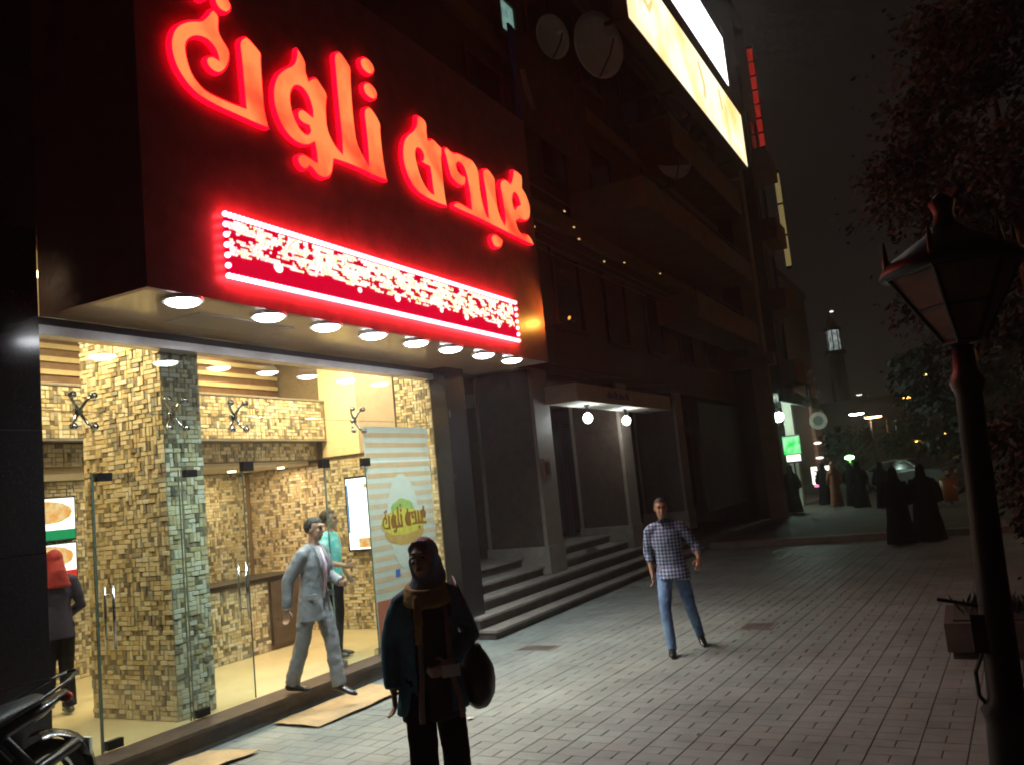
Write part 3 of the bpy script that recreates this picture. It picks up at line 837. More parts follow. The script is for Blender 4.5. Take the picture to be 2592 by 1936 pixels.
# satellite dishes on the facade
def dish(label, c, r, aim=(0.88, -0.45, -0.12)):
    c = Vector(c); a = Vector(aim).normalized()
    t = thing('satellite_dish', label, 'satellite dish', tuple(c), group='satellite dishes on the upper facade')
    u = a.cross(Vector((0,0,1))).normalized(); w = u.cross(a)
    mb = MB(); nr, na = 6, 28
    vs = []; fs = []
    for q, sh in ((0, 0), (1, -.012)):
        for i in range(nr+1):
            for k in range(na):
                rr = r*i/nr
                vs.append(c + u*(rr*math.cos(2*math.pi*k/na)) + w*(rr*1.08*math.sin(2*math.pi*k/na)) + a*(.22*rr*rr/r + sh))
    m_ = (nr+1)*na
    for q in (0, 1):
        for i in range(nr):
            for k in range(na):
                f = (q*m_+i*na+k, q*m_+i*na+(k+1) % na, q*m_+(i+1)*na+(k+1) % na, q*m_+(i+1)*na+k)
                fs.append(f if q == 0 else f[::-1])
    for k in range(na):
        fs.append((nr*na+k, nr*na+(k+1) % na, m_+nr*na+(k+1) % na, m_+nr*na+k))
    mb.add(vs, fs)
    mb.build('reflector', 'dish_paint', t, smooth=True)
    foc = c + a*(r*.95)
    mb = MB()
    mb.path([c - w*r*1.02 + a*.2*r, c - w*r*.5 + a*r*.75, foc], .016, 8)
    mb.build('feed_arm', 'dark_metal', t)
    mb = MB(); mb.loft([foc - a*.12, foc + a*.06], [.05, .035], n=10); mb.build('receiver', 'dish_paint', t, smooth=True)
    mb = MB(); mb.path([c - a*.02, c - a*.18, (c.x-.25, c.y+.25, c.z-.55), (-6.76, c.y+.25, c.z-.55)], .03, 8)
    mb.build('mount', 'dark_metal', t)
dish('largest pale satellite dish high on the facade left of the yellow sign', (-5.7, 16.5, 11.05), .66, (.88, -.5, -.12))
dish('middle-sized satellite dish below the yellow sign', (-6.1, 23.3, 11.85), .68)
dish('small dim satellite dish lowest under the yellow sign', (-6.05, 22.9, 10.5), .5, (.6, -.75, .1))
dish('little dim satellite dish beside the lit window, farthest left', (-6.2, 15.3, 10.9), .42)

# torn advertising banner and a lit window left of the large dish
ban = thing('facade_banner', 'faded banner with blue edge and red and white print on the upper facade', 'banner', (-6.3, 14.2, 9.5))
mat('banner_cloth', (0.09, 0.05, 0.045), 0.8, var=0.4, vscale=3)
mat('banner_blue', (0.03, 0.06, 0.40), 0.7, var=0.2)
mat('banner_print', (0.30, 0.25, 0.22), 0.8, var=0.2)
mat('banner_red', (0.16, 0.04, 0.03), 0.8, var=0.3)
B('cloth', 'banner_cloth', ban, (-6.34, -6.32, 13.75, 17.2, 8.6, 10.5))
B('edge', 'banner_blue', ban, (-6.345, -6.305, 13.6, 13.78, 8.7, 10.5))
mb = MB(); mb.loft([(-6.31, 14.0, 9.75), (-6.31, 14.12, 9.4), (-6.31, 14.35, 9.05)], [(.004,.12),(.004,.16),(.004,.10)], ref=(1,0,0), n=12); mb.build('picture', 'banner_print', ban)
mb = MB(); mb.loft([(-6.308, 14.4, 9.0), (-6.308, 14.62, 8.85)], [(.004,.10),(.004,.12)], ref=(1,0,0), n=12); mb.build('red_print', 'banner_red', ban)
for k in range(5): B('lettering', 'banner_red', ban, (-6.318, -6.306, 14.9+.4*k, 15.15+.4*k, 9.0-.05*k, 9.35-.08*k))
emit('mint_window', (0.42, 0.72, 0.62), 0.42, (0.2, 0.42, 0.36), 5.0)
lw = thing('lit_window', 'small pale mint lit window at the top of the facade', 'window', (-6.7, 14.5, 10.8))
B('pane', 'mint_window', lw, (-6.735, -6.72, 14.15, 14.75, 10.78, 11.45))
BB('frame', 'facade_plaster', lw, (-6.74, -6.68, 14.08, 14.148, 10.7, 11.52), (-6.74, -6.68, 14.752, 14.82, 10.7, 11.52), (-6.74, -6.68, 14.15, 14.75, 10.7, 10.778), (-6.74, -6.68, 14.15, 14.75, 11.452, 11.52))

# ------------------------------------------------------------------ lit signs high on the facade
emit('yellow_sign', (1.0, 0.62, 0.20), 1.5, (1.0, 0.92, 0.66), 0.55, .36, .56)
emit('white_sign', (0.96, 0.96, 1.0), 3.5)
mat('sign_frame', (0.12, 0.06, 0.03), 0.5, metal=0.3)
ys = thing('yellow_light_sign', 'long washed out yellow light box sign high above the street', 'sign', (-4.8, 21, 11.5))
YX, YB, YT = -4.80, 11.30, 13.0
mat('sign_print', (0.5, 0.3, 0.1), 0.6)
B('housing', 'sign_frame', ys, (YX-.32, YX-.012, 16.2, 27.2, YB-.04, YT+.04))
for k in range(4):
    y0 = 16.25+2.74*k
    p = B('sign_panel', 'yellow_sign', ys, (YX-.010, YX, y0, y0+2.71, YB, YT))
emit('sign_mark', (1.0, 0.70, 0.30), 1.15)
def mark(pts, w): MB().loft([(YX+.004, y, z) for y, z in pts], [(.003, w)]*len(pts), ref=(1,0,0), n=8).build('lettering', 'sign_mark', ys)
mark([(17.2, 12.5), (17.7, 12.75), (18.1, 12.5), (17.8, 12.2), (17.4, 12.3)], .10)
mark([(22.0, 12.7), (22.4, 12.2), (22.3, 11.8)], .14)
mark([(24.2, 12.75), (24.4, 12.2)], .15)
BB('bracket', 'sign_frame', ys, *[(-6.745, YX-.322, y, y+.08, z, z+.08) for y in (16.6, 20.5, 24.5, 27.0) for z in (11.5, 12.6)])
wsn = thing('white_light_sign', 'brilliant white light box sign above the yellow one', 'sign', (-4.8, 22.5, 13.6))
B('housing', 'sign_frame', wsn, (YX-.30, YX-.012, 18.9, 25.9, 13.45, 15.1))
B('sign_panel', 'white_sign', wsn, (YX-.010, YX, 18.95, 25.85, 13.50, 15.05))
BB('bracket', 'sign_frame', wsn, *[(-6.745, YX-.302, y, y+.08, 14.2, 14.28) for y in (19.2, 22.4, 25.5)])
# brown panels between the signs and the balcony
B('screen_panel', 'balcony_plaster', apt, (-6.0, -5.3, 28.2, 28.4, 11.35, 13.2))
B('lintel', 'facade_plaster', apt, (-6.745, -5.3, 27.4, 28.1, 13.2, 13.5))
# vertical neon strips on the buildings farther on
emit('red_neon', (1.0, 0.03, 0.02), 0.24)
emit('dim_tube', (0.55, 0.42, 0.16), 0.35)
for (nm, lab, m, x, y, z0, z1, nseg) in (('neon_strip', 'thin vertical red neon strip on the dark building beyond the signs', 'red_neon', -5.9, 38.62, 15.9, 20.6, 7), ('light_tube', 'dim vertical yellowish light tube on the dark building beyond the signs', 'dim_tube', -5.5, 38.62, 10.3, 14.6, 3)):
    t = thing(nm, lab, 'neon strip', (x, y, z0))
    B('backing', 'dark_metal', t, (x-.28, x-.02, y, y+.06, z0-.1, z1+.1))
    for k in range(nseg):
        a = z0+(z1-z0)*k/nseg
        B('tube', m, t, (x-.26, x-.04, y-.05, y-.002, a+.05, a+(z1-z0)/nseg-.05))

# ================================================================== FARTHER BUILDINGS
mat('far_wall', (0.12, 0.085, 0.065), 0.9, var=0.25, vscale=.6)
mat('far_wall_grey', (0.10, 0.09, 0.085), 0.9, var=0.25, vscale=.5)
mat('brick_red', (0.20, 0.085, 0.055), 0.9, var=0.2, vscale=1.5)
emit('far_window', (1.0, 0.7, 0.35), 0.16)
fb = thing('shop_row', 'dark row of shops beyond the steps with a lit stall front', 'building', (-8, 40, 0))
B('wall', 'far_wall', fb, (-12, -6.2, 36.0, 38.6, 4.4, 22.0))
B('side_wall', 'far_wall', fb, (-12, -6.2, 30.4, 31.0, 0, 22.0))
B('upper_wall', 'far_wall_grey', fb, (-12, -6.9, 31.0, 36.0, 5.2, 21.0))
B('recess_wall', 'far_wall_grey', fb, (-9.6, -9.4, 31.0, 46, 0, 4.3))
B('shop_floor', 'kerb_stone', fb, (-9.4, -6.0, 31.0, 46, 0, .14))
B('shutter', 'far_wall_grey', fb, (-6.6, -6.5, 24.0, 28.8, .8, 3.9))
BB('awning', 'far_wall_grey', fb, (-7.4, -5.4, 31.0, 40.0, 4.35, 4.5), (-5.5, -5.4, 31.0, 40.0, 4.05, 4.348))
BB('column', 'plaster', fb, (-6.35, -6.0, 32.2, 32.6, .14, 4.35), (-6.35, -6.0, 36.2, 36.6, .14, 4.35))
BB('column_band', 'pale_trim', fb, (-6.38, -5.97, 32.17, 32.63, 2.3, 2.5))
for k in range(4):
    B('shelf', 'plaster', fb, (-8.6, -6.6, 31.4, 31.9, .9+.55*k, .95+.55*k))
mb = MB(); rg = random.Random(5)
for k in range(4):
    for j in range(9):
        x = -8.5+.21*j; mb.box(x, x+rg.uniform(.1,.17), 31.45, 31.8, .952+.55*k, 1.1+.55*k+rg.uniform(0,.22))
go = mb.build('stacked_goods', 'pale_trim', fb); go['kind'] = 'stuff'
for z in (6.2, 9.2, 12.2, 15.2):
    for y in (36.6,):
        w = B('window', 'window_dark', fb, (-6.205, -6.19, y, y+1.5, z, z+1.5))
        BB('window_frame', 'far_wall_grey', w, (-6.2, -6.14, y-.1, y-.001, z-.1, z+1.6), (-6.2, -6.14, y+1.501, y+1.6, z-.1, z+1.6))
    B('balcony', 'brick_red', fb, (-6.19, -5.6, 36.2, 38.5, z-1.1, z-.2))
# lamps and signs of the lit stall
emit('stall_bulb', (0.70, 1.0, 0.85), 90.0)
def stall_lamp(label, x, y, z, r, e, m='stall_bulb', col=(.65, 1.0, .8)):
    t = thing('stall_lamp', label, 'lamp', (x, y, z))
    mb = MB(); mb.ell((x, y, z), (r, r, r*.9), 12, 8); mb.build('bulb', m, t, smooth=True)
    mb = MB(); mb.tube((x, y, z+r*.8), (x, y, z+r*1.6), r*.35, 8); mb.tube((x, y, z+r*1.5), (x, y, 4.35), .012, 6); mb.build('cord', 'dark_metal', t)
    if e: lamp('lamp_light', 'POINT', t, (x, y, z-r*1.3), e, col, size=r)
stall_lamp('large greenish white bulb hanging at the lit stall front', -6.0, 33.2, 3.62, .20, 110)
stall_lamp('smaller greenish bulb hanging inside the stall just above the large bulb', -6.9, 34.6, 4.0, .13, 80)
emit('green_sign', (0.03, 0.9, 0.12), 1.1, (0.4, 1.0, 0.5), 3.0)
gs = thing('green_sign', 'small glowing green and white shop sign beside the lit stall', 'sign', (-6.0, 35.2, 2.1))
B('housing', 'dark_metal', gs, (-6.35, -5.65, 35.2, 35.35, 1.85, 2.95))
B('display', 'green_sign', gs, (-6.32, -5.68, 35.17, 35.198, 2.2, 2.9))
B('lower_display', 'menu_white', gs, (-6.25, -5.72, 35.165, 35.198, 1.92, 2.17))
B('post', 'dark_metal', gs, (-6.03, -5.97, 35.25, 35.31, .14, 1.85))
wb = thing('lit_notice', 'small white and pink lit notice board low beside the far shops', 'sign', (-6.0, 41.8, .5))
emit('notice_pink', (1.0, 0.25, 0.5), 1.6)
B('display', 'menu_white', wb, (-6.4, -5.6, 41.7, 41.75, .75, 1.55))
BB('pink_edge', 'notice_pink', wb, (-5.58, -5.45, 41.7, 41.75, .7, 1.5), (-6.35, -5.62, 41.7, 41.75, .62, .74))
for k in range(3): B('lettering', 'dark_metal', wb, (-6.3, -5.75+.03*k, 41.685, 41.699, .9+.2*k, .96+.2*k))
BB('post', 'dark_metal', wb, (-6.2, -6.1, 41.76, 41.8, 0, 1.4), (-5.9, -5.8, 41.76, 41.8, 0, 1.4))
ss = thing('round_shop_sign', 'grey round sign on a striped red post beside the lit stall', 'sign', (-5.3, 37.0, 0))
mb = MB(); mb.tube((-5.35, 37, 0), (-5.35, 37, 5.0), .09, 10); mb.build('post', 'brick_red', ss)
mb = MB(); mb.ring((-5.1, 36.85, 3.45), (0,-1,0), .36, .2, .05); mb.build('ring', 'pale_trim', ss)
mb = MB(); mb.disc((-5.1, 36.85, 3.45), (0,-1,0), .198, .03); mb.build('disc', 'far_wall_grey', ss)
MB().ell((-5.25, 36.8, 2.55), (.16, .08, .05), 10, 6).build('lower_lamp', 'menu_white', ss, smooth=True)
MB().ell((-5.25, 36.8, 1.95), (.16, .08, .05), 10, 6).build('lower_lamp', 'menu_white', ss, smooth=True)

# minaret with a lit gallery, farther towers
mn = thing('minaret', 'tall thin minaret with a lit gallery far down the street', 'minaret', (-13.3, 120, 0))
def drum(name, m, z0, z1, r0, r1=None, p=mn, c=(-13.3, 120), n=12):
    mb = MB(); mb.loft([(c[0], c[1], z0), (c[0], c[1], z1)], [r0, r1 or r0], n=n); return mb.build(name, m, p)
drum('base', 'brick_red', 0, 6.5, 2.6)
drum('shaft', 'brick_red', 6.5, 14.9, 1.15, .95)
drum('balcony', 'brick_red', 14.9, 15.4, 1.3)
emit('gallery_light', (0.62, 0.72, 0.68), 0.6, (0.22, 0.27, 0.26), 1.3, .45, .55)
drum('lit_gallery', 'gallery_light', 15.4, 18.1, .78)
for k in range(8):
    a = 2*math.pi*k/8
    MB().tube((-13.3+.88*math.cos(a), 120+.88*math.sin(a), 15.4), (-13.3+.88*math.cos(a), 120+.88*math.sin(a), 18.1), .06, 6).build('column', 'brick_red', mn)
drum('cornice', 'brick_red', 18.1, 18.5, 1.15)
drum('cap', 'brick_red', 18.5, 20.2, .8, .2)
MB().ell((-13.0, 119.6, 20.6), (.26, .26, .10), 10, 6).build('top_lamp', 'menu_white', mn, smooth=True)
def block(name, label, x0, x1, y0, y1, h, m, wins):
    t = thing(name, label, 'building', ((x0+x1)/2, (y0+y1)/2, 0))
    B('wall', m, t, (x0, x1, y0, y1, 0, h))
    B('parapet', m, t, (x0-.15, x1+.15, y0-.15, y1+.15, h+.002, h+.6))
    rgx = random.Random(len(label))
    fl = int(h/3.2)
    for f in range(1, fl):
        for k in range(wins):
            x = x0+.8+(x1-x0-2.4)*k/max(1, wins-1)
            w = B('window', 'far_window' if rgx.random() < .12 else 'window_dark', t, (x, x+1.1, y0-.02, y0+.02, f*3.2, f*3.2+1.5))
            BB('window_frame', 'far_wall_grey', w, (x-.1, x+1.2, y0-.08, y0-.021, f*3.2-.12, f*3.2-.01))
block('apartment_block', 'dark brown apartment block directly behind the lit stall', -20, -10.2, 58, 75, 15, 'brick_red', 4)
block('low_house', 'low dim house at the end of the street below the minaret', -12, -4, 90, 105, 6.5, 'far_wall', 3)
block('far_house', 'faint brown house closing the view beyond the far pedestrians', -2.5, 7, 95, 110, 6.0, 'far_wall', 3)
# ================================================================== STREET FURNITURE
emit('sodium', (1.0, 0.50, 0.14), 30.0)
emit('far_white', (0.92, 1.0, 0.96), 30.0)
emit('far_orange', (1.0, 0.50, 0.10), 12.0)
emit('green_lamp', (0.35, 1.0, 0.45), 22.0)
def street_light(label, x, y, z, m, w=.34, e=0, col=(1,.55,.2), arm=-.9, name='street_light'):
    t = thing(name, label, 'street light', (x-arm, y, 0), group='street lights')
    mb = MB(); mb.loft([(x-arm, y, 0), (x-arm, y, .5), (x-arm, y, z)], [.11, .08, .05], n=10); mb.build('pole', 'dark_metal', t, smooth=True)
    mb = MB(); mb.path([(x-arm, y, z-.02), (x-arm*.5, y, z+.14), (x, y, z+.10)], .035, 8); mb.build('arm', 'dark_metal', t, smooth=True)
    mb = MB(); mb.ell((x, y, z+.10), (w*1.15, .2, .10), 12, 6); mb.build('housing', 'dark_metal', t, smooth=True)
    mb = MB(); mb.ell((x, y, z-.005), (w, .16, .09), 12, 6); mb.build('lens', m, t, smooth=True)
    if e: lamp('street_light_bulb', 'POINT', t, (x, y, z-.15), e, col, size=.25)
street_light('highest small orange street light against the dark sky', -1.72, 60, 6.38, 'far_orange', .42)
street_light('small orange street light just below and left of the highest one', -3.4, 75, 5.9, 'far_orange', .40)
street_light('dim yellow street light above the bright orange one', -5.8, 95, 5.8, 'far_orange', .75)
street_light('bright orange street light right of the white one', -5.77, 70, 4.5, 'sodium', .62, 120)
street_light('brilliant white street light near the minaret foot', -6.9, 70, 4.87, 'far_white', .55, 70, (.9,1,.95))
street_light('tall sodium street light on the far kerb of the road', 8.4, 41.0, 8.2, 'sodium', .45, 340, (1,.48,.13), arm=-1.2)
street_light('tall sodium street light at the roadside level with the steps', 7.2, 19.0, 7.6, 'sodium', .45, 85, (1,.48,.13), arm=-1.2)
street_light('faint white lamp highest beside the minaret shaft', -9.3, 100, 8.1, 'menu_white', .30)
street_light('faint yellow lamp low behind the robed pair', -2.6, 62, 2.35, 'far_orange', .22)
street_light('faint orange lamp low to the right behind the robed pair', -1.2, 66, 2.7, 'far_orange', .22)
gl = thing('green_lamp', 'small green glowing lamp on a thin post far down the street', 'lamp', (-6.72, 60, 0))
mb = MB(); mb.tube((-6.72, 60, .13), (-6.72, 60, 1.6), .06, 8); mb.build('post', 'print_green', gl)  # post coloured green for the lamp's light on it
mb = MB(); mb.ell((-6.72, 60, 1.72), (.3, .3, .14), 12, 6); mb.build('lens', 'green_lamp', gl, smooth=True)
lamp('green_lamp_bulb', 'POINT', gl, (-6.72, 59.6, 1.5), 25, (.2, 1, .3), size=.2)

# lantern lamp post, unlit, right foreground
LPX, LPY = 0.035, 5.30
lp = thing('lantern_post', 'dark cast iron lantern lamp post standing unlit at the right', 'lamp post', (LPX, LPY, 0))
def lean(z): return (LPX + .035*(z-1.6), LPY - .045*(z-1.6))
mb = MB()
prof = [(0,.17),(.12,.17),(.16,.125),(.55,.11),(.62,.13),(.68,.09),(1.6,.074),(2.3,.066),(2.36,.09),(2.42,.065),(2.56,.055)]
mb.loft([(*lean(z), z) for z, r in prof], [r for z, r in prof], n=16)
mb.build('pole', 'cast_iron', lp, smooth=True)
mb = MB()
x, y = lean(1.15)
mb.path([(x-.08, y-.02, 1.17), (x-.20, y-.04, 1.20), (x-.27, y-.05, 1.215)], .010, 6)
mb.path([(x-.09, y, .93), (x-.14, y, .82), (x-.14, y, .70), (x-.08, y, .60)], .011, 6)
mb.box(x-.125, x-.05, y-.06, y+.06, .93, 1.13)
mb.build('cable_clamp', 'cast_iron', lp)
cx, cy = lean(2.8)
def hexring(r, z, n=6): return [(cx + r*math.cos(2*math.pi*(k+.25)/n), cy + r*math.sin(2*math.pi*(k+.25)/n), z) for k in range(n)]
lo, hi = hexring(.10, 2.58), hexring(.33, 2.97)
mat('milk_glass', (0.15, 0.10, 0.085), 0.6, var=0.25, vscale=5, spec=.2)
for k in range(6):
    k2 = (k+1) % 6
    mb = MB(); mb.add([lo[k], lo[k2], hi[k2], hi[k]], [(0,1,2,3)])
    c0 = Vector((cx, cy, 2.75))
    mb.add([Vector(p)*.985 + c0*.015 for p in (lo[k], lo[k2], hi[k2], hi[k])], [(3,2,1,0)])
    mb.build('lantern_pane', 'milk_glass', lp)
mb = MB()
for k in range(6): mb.tube(lo[k], hi[k], .014, 8)
for rr, z in ((.10, 2.58), (.205, 2.775), (.335, 2.975)):
    pts = hexring(rr, z)
    for k in range(6): mb.tube(pts[k], pts[(k+1) % 6], .014, 6)
mb.build('lantern_frame', 'cast_iron', lp)
mb = MB()
prof = [(2.975,.37),(3.0,.375),(3.05,.33),(3.12,.22),(3.18,.12),(3.24,.06),(3.30,.05),(3.36,.07),(3.42,.01)]
mb.loft([(cx, cy, z) for z, r in prof], [r for z, r in prof], n=18)
mb.build('lantern_roof', 'cast_iron', lp, smooth=True)
for p in hexring(.33, 2.98):
    MB().loft([(p[0], p[1], 2.99), (p[0], p[1], 3.06), (p[0], p[1], 3.18)], [.022, .02, .006], n=8).build('finial', 'cast_iron', lp, smooth=True)

# low stone planter block by the kerb
pb = thing('stone_planter', 'low dark stone planter block standing on the paving near the lamp post', 'planter', (-.05, 9.75, 0))
mat('planter_stone', (0.075, 0.055, 0.048), 0.85, var=0.35, vscale=5, bump=0.4)
B('plinth', 'planter_stone', pb, (-.38, .55, 9.38, 10.35, 0, .07))
B('block', 'planter_stone', pb, (-.42, .60, 9.34, 10.40, .072, .34))
B('soil', 'earth', pb, (-.34, .52, 9.42, 10.32, .342, .36))
mb = MB(); rg = random.Random(4)
for k in range(130):
    a, rr = rg.uniform(0, 6.28), rg.uniform(0, .40)
    x, y = .09+rr*math.cos(a), 9.87+rr*math.sin(a)
    p = Vector((x, y, .36)); d = Vector((rg.uniform(-.12,.12), rg.uniform(-.12,.12), rg.uniform(.05,.2)))
    s = Vector((-d.y, d.x, 0)); s = s.normalized()*.02 if s.length else Vector((.02,0,0))
    mb.add([p-s*.3, p+s*.3, p+d*.6+s, p+d, p+d*.6-s], [(0,1,2,3,4)])
dp = mb.build('dry_plants', 'leaf_dark', pb)
fk = thing('orange_bin', 'orange plastic litter bin far off among the pedestrians', 'litter bin', (-.6, 30, .13))
mat('orange_plastic', (0.55, 0.18, 0.03), 0.5, var=0.1)
mb = MB(); mb.loft([(-.6, 30, .25), (-.6, 30, .95)], [.2, .27], n=14); mb.build('bucket', 'orange_plastic', fk, smooth=True)
mb = MB(); mb.ring((-.6, 30, .95), (0,0,1), .29, .2, .04); mb.build('rim', 'orange_plastic', fk)
mb = MB(); mb.tube((-.6, 30.2, .13), (-.6, 30.2, 1.1), .03, 8); mb.build('post', 'dark_metal', fk)

# ------------------------------------------------------------------ trees
def tree(label, x, y, z0, crown_z, r, rz, nl, leaf=.09, m='leaf', seed=1, th=.16, name='tree'):
    rgx = random.Random(seed)
    t = thing(name, label, name, (x, y, z0), group='street trees and shrubs')
    mb = MB()
    top = crown_z + rz*.3
    pts = [(x + .12*math.sin(q*2.1+seed)*q, y + .1*math.sin(q*1.7+seed*2)*q, z0 + (top-z0)*q) for q in (0, .12, .3, .5, .7, .85, 1)]
    mb.loft(pts, [th*1.5, th*1.1, th, th*.85, th*.65, th*.4, th*.15], n=10)
    tips = []
    for k in range(9):
        q = rgx.uniform(.45, .85); i = int(q*6); b = Vector(pts[i])
        a = rgx.uniform(0, 6.28); el = rgx.uniform(.2, .9)
        ln = r*rgx.uniform(.6, .95)
        d = Vector((math.cos(a)*math.cos(el), math.sin(a)*math.cos(el), math.sin(el)*rz/r))
        e1 = b + d*ln*.5 + Vector((0,0,-.05)); e2 = b + d*ln
        mb.loft([b, e1, e2], [th*.45, th*.28, th*.08], ref=(.3,.8,.2), n=7)
        tips += [e1, e2]
    mb.build('trunk', 'bark', t, smooth=True)
    cl = []
    for k in range(46):
        a, el = rgx.uniform(0, 6.28), math.asin(rgx.uniform(-.7, 1))
        q = rgx.uniform(.45, 1.0)
        cl.append((Vector((x + r*q*math.cos(a)*math.cos(el), y + r*q*math.sin(a)*math.cos(el), crown_z + rz*q*math.sin(el))), r*rgx.uniform(.13, .30)))
    cl += [(p, r*.2) for p in tips]
    mb = MB()
    for k in range(nl):
        c, cr = rgx.choice(cl)
        p = c + Vector((rgx.gauss(0,1), rgx.gauss(0,1), rgx.gauss(0,.8)))*cr*.6
        n1 = Vector((rgx.uniform(-1,1), rgx.uniform(-1,1), rgx.uniform(-1,1))).normalized()
        u = n1.orthogonal().normalized(); w = n1.cross(u)
        s = leaf*rgx.uniform(.6, 1.3)
        mb.add([p - u*s, p - u*s*.2 + w*s*.42, p + u*s, p - u*s*.2 - w*s*.42], [(0,1,2,3)])
    mb.build('crown', m, t)
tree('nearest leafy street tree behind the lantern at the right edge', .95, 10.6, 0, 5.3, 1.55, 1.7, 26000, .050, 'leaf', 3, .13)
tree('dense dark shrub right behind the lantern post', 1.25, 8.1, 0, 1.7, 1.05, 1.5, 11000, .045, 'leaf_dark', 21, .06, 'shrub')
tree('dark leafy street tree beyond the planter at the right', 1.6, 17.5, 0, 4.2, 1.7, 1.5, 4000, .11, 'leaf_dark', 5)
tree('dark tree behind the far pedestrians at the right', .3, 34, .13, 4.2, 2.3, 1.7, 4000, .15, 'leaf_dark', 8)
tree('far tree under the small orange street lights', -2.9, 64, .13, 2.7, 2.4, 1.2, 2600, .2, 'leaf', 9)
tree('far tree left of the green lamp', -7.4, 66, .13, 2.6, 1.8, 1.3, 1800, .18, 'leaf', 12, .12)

# ------------------------------------------------------------------ flattened cardboard in front of the doorway
def cardboard(label, pts, seed):
    rgx = random.Random(seed)
    t = thing('cardboard_sheet', label, 'cardboard', (pts[0][0], pts[0][1], 0))
    N = 12
    A, Bq, Cq, D = [Vector((*p, 0)) for p in pts]
    top = []; 
    for i in range(N+1):
        for j in range(N+1):
            u, v = i/N, j/N
            p = A*(1-u)*(1-v) + Bq*u*(1-v) + Cq*u*v + D*(1-u)*v
            e_ = (u in (0,1) or v in (0,1))
            z = .012 + .011*(1+mnoise.noise((p.x*3.1, p.y*2.7, seed)))*(1.4 if e_ else 1)
            p += Vector((mnoise.noise((p.x*4, p.y*4, 7+seed))*.03, mnoise.noise((p.x*4, p.y*4, 3+seed))*.03, z)) if e_ else Vector((0,0,z))
            top.append(p)
    nn = len(top)
    mb = MB()
    fs = []
    for i in range(N):
        for j in range(N):
            a = i*(N+1)+j
            f = (a, a+N+1, a+N+2, a+1)
            fs += [f, tuple(nn+q for q in f[::-1])]
    edge = [i*(N+1) for i in range(N+1)] + [N*(N+1)+j for j in range(1, N+1)] + [i*(N+1)+N for i in range(N-1, -1, -1)] + [j for j in range(N-1, 0, -1)]
    for k in range(len(edge)):
        a, b = edge[k], edge[(k+1) % len(edge)]
        fs.append((a, b, nn+b, nn+a))
    mb.add(top + [p - Vector((0,0,.007)) for p in top], fs)
    mb.build('sheet', 'cardboard', t)
    m = (A+Bq+Cq+D)/4

cardboard('flattened cardboard sheet below the doorway step under the man in the suit', ((-6.24, 6.45), (-5.66, 6.42), (-5.60, 7.85), (-6.22, 7.95)), 1)
cardboard('flattened cardboard sheet at the bottom edge near the motorcycle', ((-6.26, 5.05), (-5.75, 5.0), (-5.72, 5.72), (-6.24, 5.62)), 2)

# ------------------------------------------------------------------ motorcycle
mat('bike_black', (0.012, 0.012, 0.013), 0.25, coat=0.6)
mat('bike_chrome', (0.05, 0.05, 0.053), 0.30, metal=1.0)
mat('bike_seat', (0.020, 0.019, 0.019), 0.5, var=0.2, bump=0.15)
mat('rubber', (0.014, 0.014, 0.014), 0.8, bump=0.3)
mat('tail_red', (0.35, 0.01, 0.008), 0.2, coat=0.5)
bk = thing('motorcycle', 'black motorcycle with silver grab rail parked at the lower left corner', 'motorcycle', (-6.0, 3.3, 0))
BX = -6.02
def wheel(y):
    w_ = MB(); w_.loft([(BX-.05, y, .30), (BX-.03, y, .30), (BX+.03, y, .30), (BX+.05, y, .30)], [.262,.305,.305,.262], ref=(0,1,0), n=32, cap=False)
    w_.ring((BX-.05, y, .30), (1,0,0), .262, .215, .10, 32)
    o = w_.build('wheel', 'rubber', bk, smooth=True)
    mb = MB(); mb.ring((BX-.04, y, .30), (1,0,0), .222, .190, .08, 32)
    for k in range(5):
        a = 2*math.pi*k/5+.3
        mb.tube((BX, y+.05*math.cos(a), .30+.05*math.sin(a)), (BX, y+.2*math.cos(a), .30+.2*math.sin(a)), .022, 8)
    mb.disc((BX-.05, y, .30), (1,0,0), .06, .10, 16)
    mb.build('rim', 'steel', o)
wheel(3.98); wheel(2.66)
mb = MB(); mb.loft([(BX, 2.95, .80), (BX, 3.2, .79), (BX, 3.5, .815), (BX, 3.72, .865), (BX, 3.95, .905)], [(.11,.04),(.14,.055),(.15,.055),(.14,.05),(.10,.03)], n=14)
mb.build('seat', 'bike_seat', bk, smooth=True)
mb = MB(); mb.loft([(BX, 3.2, .70), (BX, 3.6, .73), (BX, 3.95, .82), (BX, 4.16, .90)], [(.12,.06),(.13,.07),(.09,.05),(.035,.02)], n=14)
mb.build('tail_cowl', 'bike_black', bk, smooth=True)
mb = MB()
for s in (-1, 1):
    mb.path([(BX+s*.13, 3.55, .80), (BX+s*.14, 3.85, .90), (BX+s*.11, 4.10, .98), (BX+s*.05, 4.22, 1.02)], .012, 8)
mb.path([(BX-.05, 4.22, 1.02), (BX, 4.245, 1.028), (BX+.05, 4.22, 1.02)], .014, 8)
mb.build('grab_rail', 'bike_chrome', bk, smooth=True)
mb = MB(); mb.ell((BX, 4.16, .86), (.07, .035, .04), 12, 8); mb.build('tail_light', 'tail_red', bk, smooth=True)
mb = MB()
vs = []; fs = []
for i in range(13):
    a = R(100 - 12*i)
    rr = .36
    for x, dz in ((-.085,-.03),(-.05,.012),(.05,.012),(.085,-.03)):
        vs.append((BX+x, 3.98+(rr+dz)*math.cos(a), .30+(rr+dz)*math.sin(a)))
for i in range(12):
    for k in range(3): fs.append((i*4+k, i*4+k+1, i*4+k+5, i*4+k+4))
mb.add(vs, fs); mb.add([(v[0], v[1]*.998+3.98*.002, v[2]*.99+.3*.01) for v in vs], [f[::-1] for f in fs])
mb.build('mudguard', 'bike_black', bk, smooth=True)
